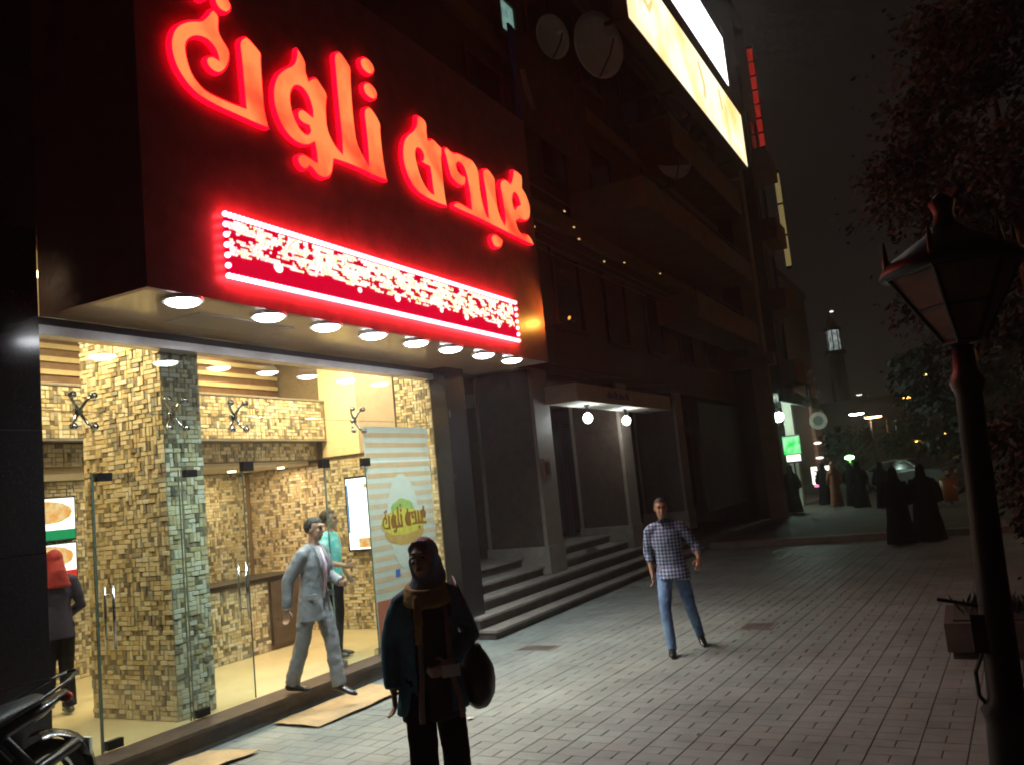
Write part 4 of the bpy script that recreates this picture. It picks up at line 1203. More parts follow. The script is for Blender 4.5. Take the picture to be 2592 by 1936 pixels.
mb = MB(); mb.box(BX-.08, BX+.08, 4.28, 4.30, .42, .54); mb.build('number_plate', 'dish_paint', bk)
mb = MB(); mb.loft([(BX+.13, 3.0, .33), (BX+.15, 3.5, .36), (BX+.16, 3.7, .42), (BX+.165, 4.12, .56)], [.022, .025, .04, .042], n=12); mb.build('exhaust', 'bike_chrome', bk, smooth=True)
mb = MB()
for s in (-1, 1):
    mb.tube((BX+s*.12, 3.25, .33), (BX+s*.11, 3.98, .30), .03, 8)
    mb.tube((BX+s*.14, 3.62, .72), (BX+s*.13, 3.93, .33), .03, 10)
mb.path([(BX, 2.95, .9), (BX, 3.05, .45), (BX, 3.3, .33)], .04, 8)
mb.build('frame', 'dark_metal', bk, smooth=True)
mb = MB(); mb.ell((BX, 3.05, .42), (.15, .2, .16), 14, 8)
for k in range(5): mb.disc((BX, 2.92, .40+.05*k), (0,0,1), .12, .015, 14)
mb.build('engine', 'dark_metal', bk)
mb = MB(); mb.ell((BX, 2.85, .88), (.14, .24, .13), 16, 10); mb.build('fuel_tank', 'bike_black', bk, smooth=True)
mb = MB()
for s in (-1, 1): mb.tube((BX+s*.09, 2.66, .30), (BX+s*.09, 2.86, 1.02), .022, 10)
mb.build('front_fork', 'steel', bk, smooth=True)
mb = MB(); mb.path([(BX-.36, 2.98, 1.08), (BX-.22, 2.90, 1.10), (BX, 2.86, 1.04), (BX+.22, 2.90, 1.10), (BX+.36, 2.98, 1.08)], .014, 8); mb.build('handlebar', 'dark_metal', bk, smooth=True)
mb = MB(); mb.ell((BX, 2.66, .92), (.10, .08, .10), 14, 9); mb.build('headlight', 'bike_black', bk, smooth=True)

# ------------------------------------------------------------------ parked cars far down the street
mat('car_paint_grey', (0.10, 0.10, 0.11), 0.25, coat=.8)
mat('car_paint_pale', (0.16, 0.16, 0.155), 0.25, coat=.8)
emit('tail_glow', (1.0, 0.05, 0.03), 2.0)
emit('head_glow', (1.0, 0.75, 0.4), 2.5)
def car(label, x, y, z0, rz, paint, lit=False):
    t = thing('parked_car', label, 'car', (x, y, z0), rz, 'cars parked far down the street', world_coords=False)
    prof = [(-2.05,.35),(-2.1,.62),(-1.95,.86),(-1.25,.93),(-.62,1.36),(-.2,1.42),(.55,1.40),(1.25,.98),(1.9,.92),(2.08,.7),(2.05,.35)]
    mb = MB()
    n = len(prof)
    vs = []
    for sx, k in ((-.80,1),(-.84,0),(.84,0),(.80,1)):
        for (yy, zz) in prof:
            inset = .14*max(0, (zz-.95)/.45)
            vs.append((sx*(1-inset*.9), yy*(1-.01*k), zz - (.02*k if zz > .5 else -.02*k)))
    fs = []
    for a in range(3):
        for k in range(n):
            fs.append((a*n+k, a*n+(k+1) % n, (a+1)*n+(k+1) % n, (a+1)*n+k))
    fs += [tuple(range(n-1,-1,-1)), tuple(3*n+k for k in range(n))]
    mb.add(vs, fs)
    body = mb.build('body', paint, t)
    for sx in (-1, 1):
        mb = MB(); mb.add([(sx*.80,-.98,.99),(sx*.72,-.55,1.32),(sx*.72,.5,1.32),(sx*.80,1.02,.99)], [(0,1,2,3)] if sx < 0 else [(3,2,1,0)])
        mb.add([(sx*.835,-.98,.99),(sx*.765,-.55,1.32),(sx*.765,.5,1.32),(sx*.835,1.02,.99)], [(0,1,2,3)]); mb.build('side_window', 'dark_glass', t)
        for yy in (-1.3, 1.3):
            mb = MB(); mb.loft([(sx*.66,yy,.31),(sx*.85,yy,.31)], [.31,.31], ref=(0,1,0), n=18); w = mb.build('wheel', 'rubber', t)
            mb = MB(); mb.disc((sx*.852,yy,.31), (sx,0,0), .19, .01, 16); mb.build('rim', 'steel', w)
        mb = MB(); mb.box(sx*.45, sx*.76, -2.12, -2.085, .62, .76); mb.build('headlight', 'head_glow' if lit else 'dish_paint', t)
        mb = MB(); mb.box(sx*.5, sx*.78, 2.05, 2.10, .72, .86); mb.build('tail_light', 'tail_glow' if lit else 'tail_red', t)
    mb = MB(); mb.add([(-.7,-1.24,.95),(.7,-1.24,.95),(.6,-.66,1.345),(-.6,-.66,1.345)], [(0,1,2,3)]); mb.build('windscreen', 'dark_glass', t)
    mb = MB(); mb.box(-.25,.25,-2.125,-2.10,.42,.52); mb.build('number_plate', 'dish_paint', t)
car('pale car parked far off behind the robed pedestrians', -2.7, 41.5, .13, R(75), 'car_paint_pale')
car('grey car with lights on far off to the right of the robed pair', .3, 44.0, .13, R(100), 'car_paint_grey', True)

# two bits of litter on the paving
mat('scrap_paper', (0.55, 0.54, 0.50), 0.85, var=.1)
def scrap(label, x, y, r, seed):
    rgx = random.Random(seed)
    t = thing('paper_scrap', label, 'litter', (x, y, 0))
    mb = MB(); n = 9
    ring = [(x+r*math.cos(2*math.pi*k/n)*rgx.uniform(.5,1.1), y+r*math.sin(2*math.pi*k/n)*rgx.uniform(.5,1.1), .004+rgx.uniform(0,.02)) for k in range(n)]
    mb.add([(x, y, .022)] + ring + [(p[0], p[1], p[2]-.002) for p in ring], [(0, 1+k, 1+(k+1) % n) for k in range(n)] + [(1+n+k, 1+n+(k+1) % n, 1+(k+1) % n, 1+k) for k in range(n)])
    mb.build('sheet', 'scrap_paper', t)
scrap('tiny white paper scrap lying alone on the paving at the lower right', -2.15, 6.75, .035, 1)
scrap('tiny pale paper scrap on the paving behind the foreground woman', -4.3, 6.9, .04, 2)
# ================================================================== PEOPLE
def remesh(mb, voxel, smooth_it=4, disp=0.0, dsize=0.12, squeeze=None):
    """union of overlapping lofts as one continuous surface"""
    me = mb.mesh('tmp', 'plaster')
    ob = bpy.data.objects.new('tmp', me); COL.objects.link(ob)
    r = ob.modifiers.new('r', 'REMESH'); r.mode = 'VOXEL'; r.voxel_size = voxel
    if smooth_it:
        s = ob.modifiers.new('s', 'SMOOTH'); s.factor = .5; s.iterations = smooth_it
    if disp:
        tx = bpy.data.textures.new('folds', 'CLOUDS'); tx.noise_scale = dsize; tx.noise_depth = 2
        d = ob.modifiers.new('d', 'DISPLACE'); d.texture = tx; d.strength = disp; d.mid_level = .5
    dg = bpy.context.evaluated_depsgraph_get()
    out = bpy.data.meshes.new_from_object(ob.evaluated_get(dg))
    bpy.data.objects.remove(ob); bpy.data.meshes.remove(me)
    out.polygons.foreach_set('use_smooth', [True]*len(out.polygons))
    return out
def part(name, me, m, parent):
    me.name = name
    me.materials.clear(); me.materials.append(MATS[m])
    return link(name, me, parent)
V = Vector
def hand(mb, wrist, d, side, up, curl=.5, s=1.0):
    """palm, four fingers of different length with two bends, thumb from the side of the palm.
    d: pointing direction, side: towards the thumb, up: back of the hand"""
    wrist = V(wrist); d = V(d).normalized(); side = V(side); side = (side - d*side.dot(d)).normalized(); up = side.cross(d)
    up = -up if up.dot(V(up)) < 0 else up
    mb.loft([wrist - d*.02*s, wrist + d*.03*s, wrist + d*.075*s, wrist + d*.095*s], [(.026*s,.022*s),(.036*s,.017*s),(.041*s,.015*s),(.036*s,.012*s)], ref=side, n=12)
    for k, (off, ln) in enumerate(((.030,.072),(.010,.082),(-.010,.076),(-.029,.060))):
        b = wrist + d*.088*s + side*off*s
        fold = -up
        p1 = b + (d*math.cos(curl*.8) + fold*math.sin(curl*.8))*ln*.45*s
        p2 = p1 + (d*math.cos(curl*1.9) + fold*math.sin(curl*1.9))*ln*.32*s
        p3 = p2 + (d*math.cos(curl*2.6) + fold*math.sin(curl*2.6))*ln*.25*s
        mb.loft([b - d*.02*s, b, p1, p2, p3], [.0095*s,.0098*s,.009*s,.0082*s,.006*s], ref=side, n=8)
    b = wrist + d*.025*s + side*.03*s
    t1 = b + (d*.6 + side*.75 - up*.2).normalized()*.042*s
    t2 = t1 + (d*.85 + side*.35 - up*.35).normalized()*.034*s
    mb.loft([b - side*.012*s, b, t1, t2], [.014*s,.0135*s,.0115*s,.008*s], ref=up, n=8)

def person(label, loc, rz, P, group=None, name='person'):
    """P: joints in metres for a 1.75 m figure facing +Y (its right hand is +X), scaled by P['h']/1.75"""
    t = thing(name, label, 'person', loc, rz, group, world_coords=False)
    s = P['h']/1.75
    sc = lambda p: V(p)*s
    J = {k: sc(v) for k, v in P['j'].items()}
    fem = P.get('fem', False)
    # ---- body: one continuous surface
    mb = MB()
    pel, che, nek, hed = J['pelvis'], J['chest'], J['neck'], J['head']
    hw = .085*s
    sw = (.165 if fem else .185)*s
    shdir = (J['sh_r'] - J['sh_l']).normalized()
    mb.loft([pel - V((0,0,.06*s)), pel + V((0,0,.04*s)), pel.lerp(che,.45), che, che.lerp(nek,.6), nek], [(.145*s,.10*s),(.15*s,.10*s),(.125*s,.088*s),(.15*s,.105*s),(.13*s,.08*s),(.055*s,.055*s)], ref=shdir, n=16)
    for q in 'lr':
        mb.loft([J['hip_'+q] + V((0,0,.03*s)), J['hip_'+q].lerp(J['knee_'+q],.45), J['knee_'+q], J['knee_'+q].lerp(J['ank_'+q],.35), J['ank_'+q]], [.088*s,.075*s,.055*s,.055*s,.038*s], n=12)
        mb.loft([nek - V((0,0,.04*s)), J['sh_'+q] - V((0,0,.02*s))], [.050*s,.048*s], n=12)
        mb.ell(J['sh_'+q] - V((0,0,.022*s)), (.05*s,.05*s,.05*s), 10, 8)
        mb.loft([J['sh_'+q] - V((0,0,.02*s)), J['sh_'+q].lerp(J['elb_'+q],.5), J['elb_'+q], J['elb_'+q].lerp(J['wri_'+q],.35), J['wri_'+q]], [.048*s,.044*s,.037*s,.036*s,.025*s], n=12)
        hd = P.get('hand_'+q, {})
        d = V(hd.get('d', J['wri_'+q] - J['elb_'+q]))
        hand(mb, J['wri_'+q], d, hd.get('side', (0,1,0)), None, hd.get('curl', .45), s)
    # head
    hyaw = Matrix.Rotation(P.get('yaw', 0), 3, 'Z') @ Matrix.Rotation(P.get('nod', 0), 3, 'X')
    H = lambda x, y, z: hed + hyaw @ (V((x, y, z))*s)
    mb.loft([nek - V((0,0,.06*s)), nek.lerp(hed,.35), H(0,-.01,-.06)], [.058*s,.052*s,.055*s], n=12)
    mb.ell(H(0,-.012,.03), (.074*s,.092*s,.088*s), 18, 12, hyaw)
    mb.ell(H(0,.022,-.035), (.058*s,.066*s,.082*s), 16, 10, hyaw)
    mb.ell(H(0,.048,-.092), (.028*s,.026*s,.022*s), 10, 7, hyaw)
    mb.loft([H(0,.082,.022), H(0,.102,-.012), H(0,.104,-.022), H(0,.086,-.032)], [.009*s,.013*s,.016*s,.010*s], ref=hyaw @ V((1,0,0)), n=8)
    mb.ell(H(0,.078,.038), (.05*s,.016*s,.011*s), 12, 7, hyaw)
    mb.ell(H(0,.082,-.060), (.022*s,.012*s,.0095*s), 10, 6, hyaw)
    for q in (-1, 1):
        mb.ell(H(q*.075,-.005,-.008), (.010*s,.020*s,.030*s), 8, 6, hyaw)
        mb.ell(H(q*.036,.062,-.018), (.022*s,.02*s,.02*s), 8, 6, hyaw)
    part('body', remesh(mb, .0075*s, 3), P['skin'], t)
    # eyes and brows
    for q in (-1, 1):
        mb = MB(); mb.ell(H(q*.031,.0815,.014), (.014*s,.007*s,.0075*s), 10, 6, hyaw); o = mb.build('eye', 'eye_dark', t, smooth=True)
        mb = MB(); mb.loft([H(q*.014,.094,.034), H(q*.034,.094,.040), H(q*.054,.080,.034)], [.004*s,.006*s,.003*s], ref=(0,0,1), n=6); mb.build('eyebrow', 'hair_black', t, smooth=True)
    mb = MB(); mb.ell(H(0,.0925,-.060), (.020*s,.004*s,.006*s), 10, 5, hyaw); mb.build('mouth', 'lip', t, smooth=True)
    return t, s, J, H, hyaw

def torso_shell(mb, J, s, shdir, rads, low=None):
    """rads: list of (t, a, b): t from 0 (pelvis) to 1 (neck)"""
    pel, che, nek = J['pelvis'], J['chest'], J['neck']
    pts = []; rr = []
    for (q, a, b, *dy) in rads:
        if q < 0: p = pel + V((0, 0, q*s))
        elif q < .6: p = pel.lerp(che, q/.6)
        else: p = che.lerp(nek, (q-.6)/.4)
        if dy: p = p + V((0, dy[0]*s, 0))
        pts.append(p); rr.append((a*s, b*s))
    mb.loft(pts, rr, ref=shdir, n=20)
def sleeve(mb, J, s, q, r0=.068, r1=.056, r2=.05, upto=.9):
    e = J['elb_'+q].lerp(J['wri_'+q], upto)
    a = J['sh_'+q].lerp(J['chest'], .30); a.z = J['sh_'+q].z - .012*s
    mb.loft([J['neck'] - V((0,0,.045*s)), J['sh_'+q].lerp(J['neck'],.4) - V((0,0,.012*s)), J['sh_'+q] - V((0,0,.018*s))], [.060*s,r0*.84*s,r0*.86*s], n=14)
    mb.ell(J['sh_'+q] - V((0,0,.022*s)), (r0*.9*s,r0*.9*s,r0*.9*s), 12, 8)
    mb.loft([a, J['sh_'+q] - V((0,0,.022*s)), J['sh_'+q].lerp(J['elb_'+q],.28), J['sh_'+q].lerp(J['elb_'+q],.6), J['elb_'+q], e], [r0*.62*s, r0*.80*s, r0*.92*s, (r0+r1)/2*s, r1*s, r2*s], n=14)
def legs(J, s, r0, r1, r2, top=(.158,.112), upto=1.0, disp=.010, hem=1.0, dsize=.09):
    mb = MB()
    mb.loft([J['pelvis'] - V((0,0,.10*s)), J['pelvis'] - V((0,0,.03*s)), J['pelvis'] + V((0,0,.10*s))], [(top[0]*.86*s, top[1]*.9*s),(top[0]*s, top[1]*s),(top[0]*.93*s, top[1]*.9*s)], n=18)
    for q in 'lr':
        e = J['knee_'+q].lerp(J['ank_'+q], upto)
        mb.loft([J['hip_'+q] + V((0,0,.05*s)), J['hip_'+q].lerp(J['knee_'+q],.3), J['hip_'+q].lerp(J['knee_'+q],.7), J['knee_'+q], J['knee_'+q].lerp(e,.5), e], [r0*.95*s, r0*s, (r0+r1)/2*s, r1*s, (r1+r2)/2*s, r2*hem*s], n=14)
    return remesh(mb, .012*s, 3, disp, dsize)
def shoe(J, s, q, d, m, t, toe_up=0.0):
    a = J['ank_'+q]; d = V(d).normalized()
    base = a - V((0,0,.075*s))
    mb = MB()
    mb.loft([base - d*.075*s + V((0,0,.035*s)), base - d*.05*s + V((0,0,.04*s)), base + V((0,0,.045*s)), base + d*.09*s + V((0,0,.034*s+toe_up*.4)), base + d*.16*s + V((0,0,.026*s+toe_up*.8)), base + d*.20*s + V((0,0,.022*s+toe_up))],
            [(.02*s,.02*s),(.038*s,.036*s),(.042*s,.042*s),(.047*s,.032*s),(.042*s,.024*s),(.018*s,.014*s)], ref=(0,0,1) if False else d.cross(V((0,0,1))), n=14)
    mb.loft([a + V((0,0,.04*s)), base + V((0,0,.04*s))], [.046*s, .044*s], n=12)
    return part('shoe', remesh(mb, .009*s, 2), m, t)
def hair_cap(H, hyaw, s, m, t, grow=.010, front=.035, low=-.05):
    mb = MB()
    nu, nv = 28, 18
    c = H(0,-.014,.032)
    r = (.074+grow, .092+grow, .088+grow)
    loc = []; vs = []
    for j in range(nv+1):
        th = math.pi*j/nv
        for i in range(nu):
            ph = 2*math.pi*i/nu
            l = V((r[0]*math.sin(th)*math.cos(ph), r[1]*math.sin(th)*math.sin(ph), r[2]*math.cos(th)))
            l *= 1 + .03*mnoise.noise(l*60)
            loc.append(l); vs.append(c + hyaw @ (l*s))
    fs = []
    for j in range(nv):
        for i in range(nu):
            f = (j*nu+i, j*nu+(i+1) % nu, (j+1)*nu+(i+1) % nu, (j+1)*nu+i)
            cz = sum((loc[q].z for q in f))/4; cyy = sum((loc[q].y for q in f))/4
            lim = front if cyy > .03 else (low*.3 if cyy > -.01 else low - .02)
            if cz > lim: fs.append(f[::-1])
    mb.add(vs, fs)
    return mb.build('hair', m, t, smooth=True)

mat('skin_tan', (0.36, 0.20, 0.12), 0.55, var=0.08, vscale=10)
mat('skin_warm', (0.40, 0.23, 0.15), 0.55, var=0.08, vscale=10)
mat('lip', (0.30, 0.12, 0.09), 0.5)
mat('eye_dark', (0.02, 0.015, 0.012), 0.2)
mat('hair_black', (0.012, 0.010, 0.009), 0.55, bump=0.5, bscale=120)
mat('jeans', (0.055, 0.13, 0.33), 0.85, col2=(0.20, 0.34, 0.55), vscale=4.5, var=.25, bump=.3, bscale=90)
mat('suit_grey', (0.23, 0.24, 0.255), 0.75, var=.08, vscale=20, bump=.15, bscale=120)
mat('shirt_white', (0.72, 0.68, 0.72), 0.7, var=.04)
mat('shirt_pink', (0.62, 0.42, 0.55), 0.7, var=.05)
mat('shoe_black', (0.012, 0.011, 0.011), 0.3)
mat('black_cloth', (0.006, 0.006, 0.0065), 0.95, var=.3, vscale=9, spec=.08)
mat('navy_cloth', (0.010, 0.009, 0.045), 0.8, var=.2, vscale=9)
mat('red_scarf', (0.24, 0.014, 0.022), 0.8, var=.2, vscale=12)
mat('teal_shirt', (0.03, 0.42, 0.42), 0.75, col2=(0.30, 0.62, 0.62), vscale=9)
mat('blue_cardigan', (0.040, 0.135, 0.20), 0.85, var=.25, vscale=8)
mat('tunic_dark', (0.016, 0.012, 0.012), 0.85, var=.3, vscale=6)
mat('tunic_edge', (0.26, 0.16, 0.15), 0.85, var=.2, vscale=9)
mat('scarf_print', (0.50, 0.25, 0.16), 0.75, col2=(0.22, 0.36, 0.58), vscale=13, var=.4)
mat('scarf_mustard', (0.42, 0.25, 0.055), 0.8, var=.3, vscale=14)
mat('bag_leather', (0.010, 0.010, 0.010), 0.4, var=.2)
mat('orange_cloth', (0.30, 0.10, 0.05), 0.85, var=.2)
mat('paper', (0.6, 0.6, 0.58), 0.7)

def check_mat(name, dark, light, pitch):
    """woven check: two crossing sets of stripes in object space"""
    m = bpy.data.materials.new(name); m.use_nodes = True
    nt = m.node_tree; b = nt.nodes['Principled BSDF']; b.inputs['Roughness'].default_value = .8
    tc = nt.nodes.new('ShaderNodeTexCoord'); sp = nt.nodes.new('ShaderNodeSeparateXYZ')
    nt.links.new(tc.outputs['Object'], sp.inputs[0])
    outs = []
    for src in (sp.outputs['X'], sp.outputs['Z']):
        mu = nt.nodes.new('ShaderNodeMath'); mu.operation = 'DIVIDE'; mu.inputs[1].default_value = pitch
        fr = nt.nodes.new('ShaderNodeMath'); fr.operation = 'FRACT'
        gt = nt.nodes.new('ShaderNodeMath'); gt.operation = 'GREATER_THAN'; gt.inputs[1].default_value = .50
        nt.links.new(src, mu.inputs[0]); nt.links.new(mu.outputs[0], fr.inputs[0]); nt.links.new(fr.outputs[0], gt.inputs[0])
        outs.append(gt.outputs[0])
    av = nt.nodes.new('ShaderNodeMath'); av.operation = 'ADD'
    nt.links.new(outs[0], av.inputs[0]); nt.links.new(outs[1], av.inputs[1])
    hf = nt.nodes.new('ShaderNodeMath'); hf.operation = 'MULTIPLY'; hf.inputs[1].default_value = .5
    nt.links.new(av.outputs[0], hf.inputs[0])
    mx = nt.nodes.new('ShaderNodeMix'); mx.data_type = 'RGBA'
    mx.inputs[6].default_value = (*light, 1); mx.inputs[7].default_value = (*dark, 1)
    nt.links.new(hf.outputs[0], mx.inputs[0]); nt.links.new(mx.outputs[2], b.inputs['Base Color'])
    MATS[name] = m
check_mat('check_shirt', (0.012, 0.018, 0.07), (0.34, 0.43, 0.60), .040)

BASE = dict(pelvis=(0,0,.96), chest=(0,.01,1.28), neck=(0,0,1.49), head=(0,.02,1.635),
            sh_r=(.18,0,1.42), sh_l=(-.18,0,1.42), hip_r=(.09,0,.92), hip_l=(-.09,0,.92),
            knee_r=(.09,.02,.50), knee_l=(-.09,.02,.50), ank_r=(.09,-.02,.085), ank_l=(-.09,-.02,.085),
            elb_r=(.24,-.03,1.13), elb_l=(-.24,-.03,1.13), wri_r=(.25,.04,.88), wri_l=(-.25,.04,.88))
def pose(**k):
    d = dict(BASE); d.update(k); return d

# ------------------------------------------------------------------ man in the checked shirt, striding towards the camera
mloc = (-3.20, 9.78, 0)
face = math.atan2(-mloc[1], -mloc[0]) - math.pi/2
P = dict(h=1.74, skin='skin_tan', yaw=.10, nod=-.04, j=pose(pelvis=(-.02,0,.945), chest=(.01,.03,1.27), neck=(.015,.02,1.48), head=(.03,.045,1.63),
    sh_r=(.195,.03,1.405), sh_l=(-.175,.02,1.415), hip_r=(.075,.02,.91), hip_l=(-.105,-.02,.91),
    knee_r=(.11,.22,.50), knee_l=(-.17,.0,.49), ank_r=(.085,.27,.085), ank_l=(-.255,-.26,.12),
    elb_r=(.235,-.07,1.13), wri_r=(.215,.03,.89), elb_l=(-.315,-.06,1.17), wri_l=(-.33,.16,1.03)),
    hand_r=dict(d=(-.02,.12,-1), side=(0,1,0), curl=.5), hand_l=dict(d=(.10,.5,-.75), side=(.8,.3,.2), curl=.75))
t, s, J, H, hy = person('young man in blue checked shirt and faded jeans walking towards the camera', mloc, face, P)
shd = (J['sh_r']-J['sh_l']).normalized()
mb = MB()
torso_shell(mb, J, s, shd, [(-.15,.200,.185,.035),(-.06,.190,.160,.015),(.05,.172,.132),(.35,.160,.120),(.6,.172,.126),(.75,.165,.108),(.86,.125,.088),(.98,.072,.068)])
sleeve(mb, J, s, 'r', .072, .058, .05, .45); sleeve(mb, J, s, 'l', .072, .060, .054, .50)
shirt = part('shirt', remesh(mb, .011, 9, .018, .10), 'check_shirt', t)
mb = MB(); mb.loft([J['neck'] + V((0,.012,-.015)), J['neck'] + V((0,.012,.03))], [(.076,.074),(.070,.068)], n=18, cap=False)
mb.loft([J['neck'] + V((-.045,.075,.03)), J['neck'] + V((-.028,.115,-.05))], [(.004,.022),(.003,.010)], n=8); mb.loft([J['neck'] + V((.045,.075,.03)), J['neck'] + V((.028,.115,-.05))], [(.004,.022),(.003,.010)], n=8)
mb.build('collar', 'navy_cloth', shirt, smooth=True)
for k in range(6):
    p = J['chest'].lerp(J['pelvis'], -.25+.26*k) + V((-.005,.128,0)); MB().disc(p, (0,1,0), .006, .004, 8).build('button', 'paper', shirt)
part('jeans', legs(J, s, .088, .066, .054, top=(.150,.108), upto=1.04, disp=.020, dsize=.06), 'jeans', t)
shoe(J, s, 'r', (.03,1,0), 'shoe_black', t); shoe(J, s, 'l', (-.15,.9,-.25), 'shoe_black', t)
hair_cap(H, hy, s, 'hair_black', t, .006, .052, -.03)

# ------------------------------------------------------------------ man in the grey suit stepping down from the doorway
sloc = (-6.12, 6.98, 0)
P = dict(h=1.75, skin='skin_warm', yaw=.0, nod=-.05, j=pose(pelvis=(0,.02,1.13), chest=(0,.045,1.45), neck=(0,.05,1.665), head=(0,.085,1.81),
    sh_r=(.185,.02,1.59), sh_l=(-.185,.06,1.59), hip_r=(.09,.0,1.10), hip_l=(-.09,.04,1.10),
    knee_r=(.09,-.085,.70), knee_l=(-.09,.14,.68), ank_r=(.09,-.24,.295), ank_l=(-.09,.19,.235),
    elb_r=(.235,-.13,1.31), wri_r=(.25,-.15,1.05), elb_l=(-.23,.10,1.31), wri_l=(-.10,.30,1.24)),
    hand_r=dict(d=(0,-.05,-1), side=(0,1,0), curl=.5), hand_l=dict(d=(.5,.7,.0), side=(0,0,1), curl=.7))
t, s, J, H, hy = person('man in light grey suit stepping out of the shop doorway', sloc, R(-78), P)
shd = (J['sh_r']-J['sh_l']).normalized()
mb = MB(); torso_shell(mb, J, s, shd, [(-.02,.150,.112),(.3,.148,.118),(.6,.160,.126),(.8,.150,.10),(.97,.068,.066)])
sh_ = part('shirt', remesh(mb, .011, 3, .006), 'shirt_white', t)
mb = MB(); mb.loft([J['neck'] + V((0,.085,-.05)), J['chest'] + V((0,.142,0)), J['pelvis'] + V((0,.128,.05))], [(.020,.006),(.032,.006),(.036,.006)], n=8); mb.build('tie', 'shirt_pink', sh_, smooth=True)
mb = MB()
torso_shell(mb, J, s, shd, [(-.23,.205,.160),(-.10,.195,.150),(.05,.178,.136),(.3,.165,.125),(.6,.180,.132),(.8,.170,.108),(.92,.110,.085),(.975,.078,.07)])
sleeve(mb, J, s, 'r', .076, .064, .052, .93); sleeve(mb, J, s, 'l', .076, .064, .052, .93)
jk = remesh(mb, .011, 6, .022, .12)
bmj = bmesh.new(); bmj.from_mesh(jk)      # open the jacket front
kill = [v for v in bmj.verts if abs(v.co.x) < .05 + .035*max(0, (v.co.z-1.15)) and v.co.y > J['chest'].y + .04 and v.co.z < 1.72]
bmesh.ops.delete(bmj, geom=kill, context='VERTS')
bmj.to_mesh(jk); bmj.free()
jkt = part('jacket', jk, 'suit_grey', t)
for q in (-1, 1):
    mb = MB(); mb.loft([J['neck'] + V((q*.062,.055,-.01)), J['chest'] + V((q*.085,.128,.05)), J['chest'].lerp(J['pelvis'],.55) + V((q*.058,.146,0))], [(.020,.008),(.034,.008),(.008,.006)], n=8); mb.build('lapel', 'suit_grey', jkt, smooth=True)
    mb = MB(); p = J['pelvis'] + V((q*.165,.075,.02)); mb.box(p.x-.012, p.x+.02, p.y-.07, p.y+.07, p.z-.03, p.z+.02); mb.build('pocket_flap', 'suit_grey', jkt)
part('trousers', legs(J, s, .094, .078, .074, upto=1.03, disp=.024, dsize=.08), 'suit_grey', t)
shoe(J, s, 'r', (0,1,-.05), 'shoe_black', t); shoe(J, s, 'l', (0,1,-.30), 'shoe_black', t)
mb = MB()
for q in 'r': mb.loft([J['elb_'+q].lerp(J['wri_'+q], .9), J['elb_'+q].lerp(J['wri_'+q], 1.02)], [.036, .036], n=12)
mb.build('cuff', 'shirt_white', sh_, smooth=True)
hair_cap(H, hy, s, 'hair_black', t, .012, .045, -.045)

# ------------------------------------------------------------------ person in the teal shirt behind him
P = dict(h=1.78, skin='skin_warm', yaw=.2, j=pose(elb_r=(.27,.03,1.15), wri_r=(.20,.24,1.08), elb_l=(-.26,-.02,1.14), wri_l=(-.25,.12,.93)),
    hand_r=dict(d=(-.3,.9,0), side=(0,0,1), curl=.6))
t, s, J, H, hy = person('person in a teal patterned shirt inside the shop behind the man in grey', (-7.08, 8.46, .2), R(-70), P)
shd = V((1,0,0))
mb = MB(); torso_shell(mb, J, s, shd, [(-.08,.176,.128),(.3,.165,.120),(.6,.182,.130),(.8,.182,.108),(.92,.11,.08),(.98,.07,.068)])
sleeve(mb, J, s, 'r', .08, .07, .068, .05); sleeve(mb, J, s, 'l', .08, .07, .068, .05)
part('shirt', remesh(mb, .012, 3, .014, .1), 'teal_shirt', t)
part('trousers', legs(J, s, .094, .070, .06), 'black_cloth', t)
shoe(J, s, 'r', (0,1,0), 'shoe_black', t); shoe(J, s, 'l', (0,1,0), 'shoe_black', t)
hair_cap(H, hy, s, 'hair_black', t, .012, .045, -.045)

def headscarf(H, hyaw, s, J, m, t, name='headscarf', drape=True, grow=0.0, back=.0):
    mb = MB()
    g = grow
    mb.ell(H(0,-.030,.030), ((.086+g)*s, (.094+g)*s, (.098+g)*s), 20, 14, hyaw)
    mb.loft([H(0,-.030,.02), H(0,-.028,-.06), H(0,-.02,-.12), J['neck'] + V((0,.0,-.02*s)), J['neck'] + V((0,0,-.09*s))], [((.090+g)*s,(.080+g)*s),((.084+g)*s,(.072+g)*s),((.085+g)*s,(.080+g)*s),((.105+g)*s,(.098+g)*s),((.15+g)*s,(.10+g)*s)], ref=hyaw @ V((1,0,0)), n=18)
    for q in (-1, 1):      # folds framing the face down to the chin
        mb.loft([H(q*.03,.046,.104), H(q*.072,.028,.06), H(q*.076,.012,-.02), H(q*.058,.030,-.09), H(0,.050,-.128)], [.013*s,.015*s,.016*s,.016*s,.016*s], ref=(0,.3,1), n=10)
    mb.loft([H(-.05,.042,.092), H(0,.056,.104), H(.05,.042,.092)], [.012*s,.013*s,.012*s], ref=(0,.3,1), n=8)
    if drape:
        mb.loft([H(0,-.07,.0), H(0,-.11,-.12), J['neck'] + V((0,-.12*s,-.14*s))], [(.08*s,.05*s),(.10*s,.055*s),(.14*s,.03*s)], n=14)
    return part(name, remesh(mb, .009*s, 3, .008, .05), m, t)

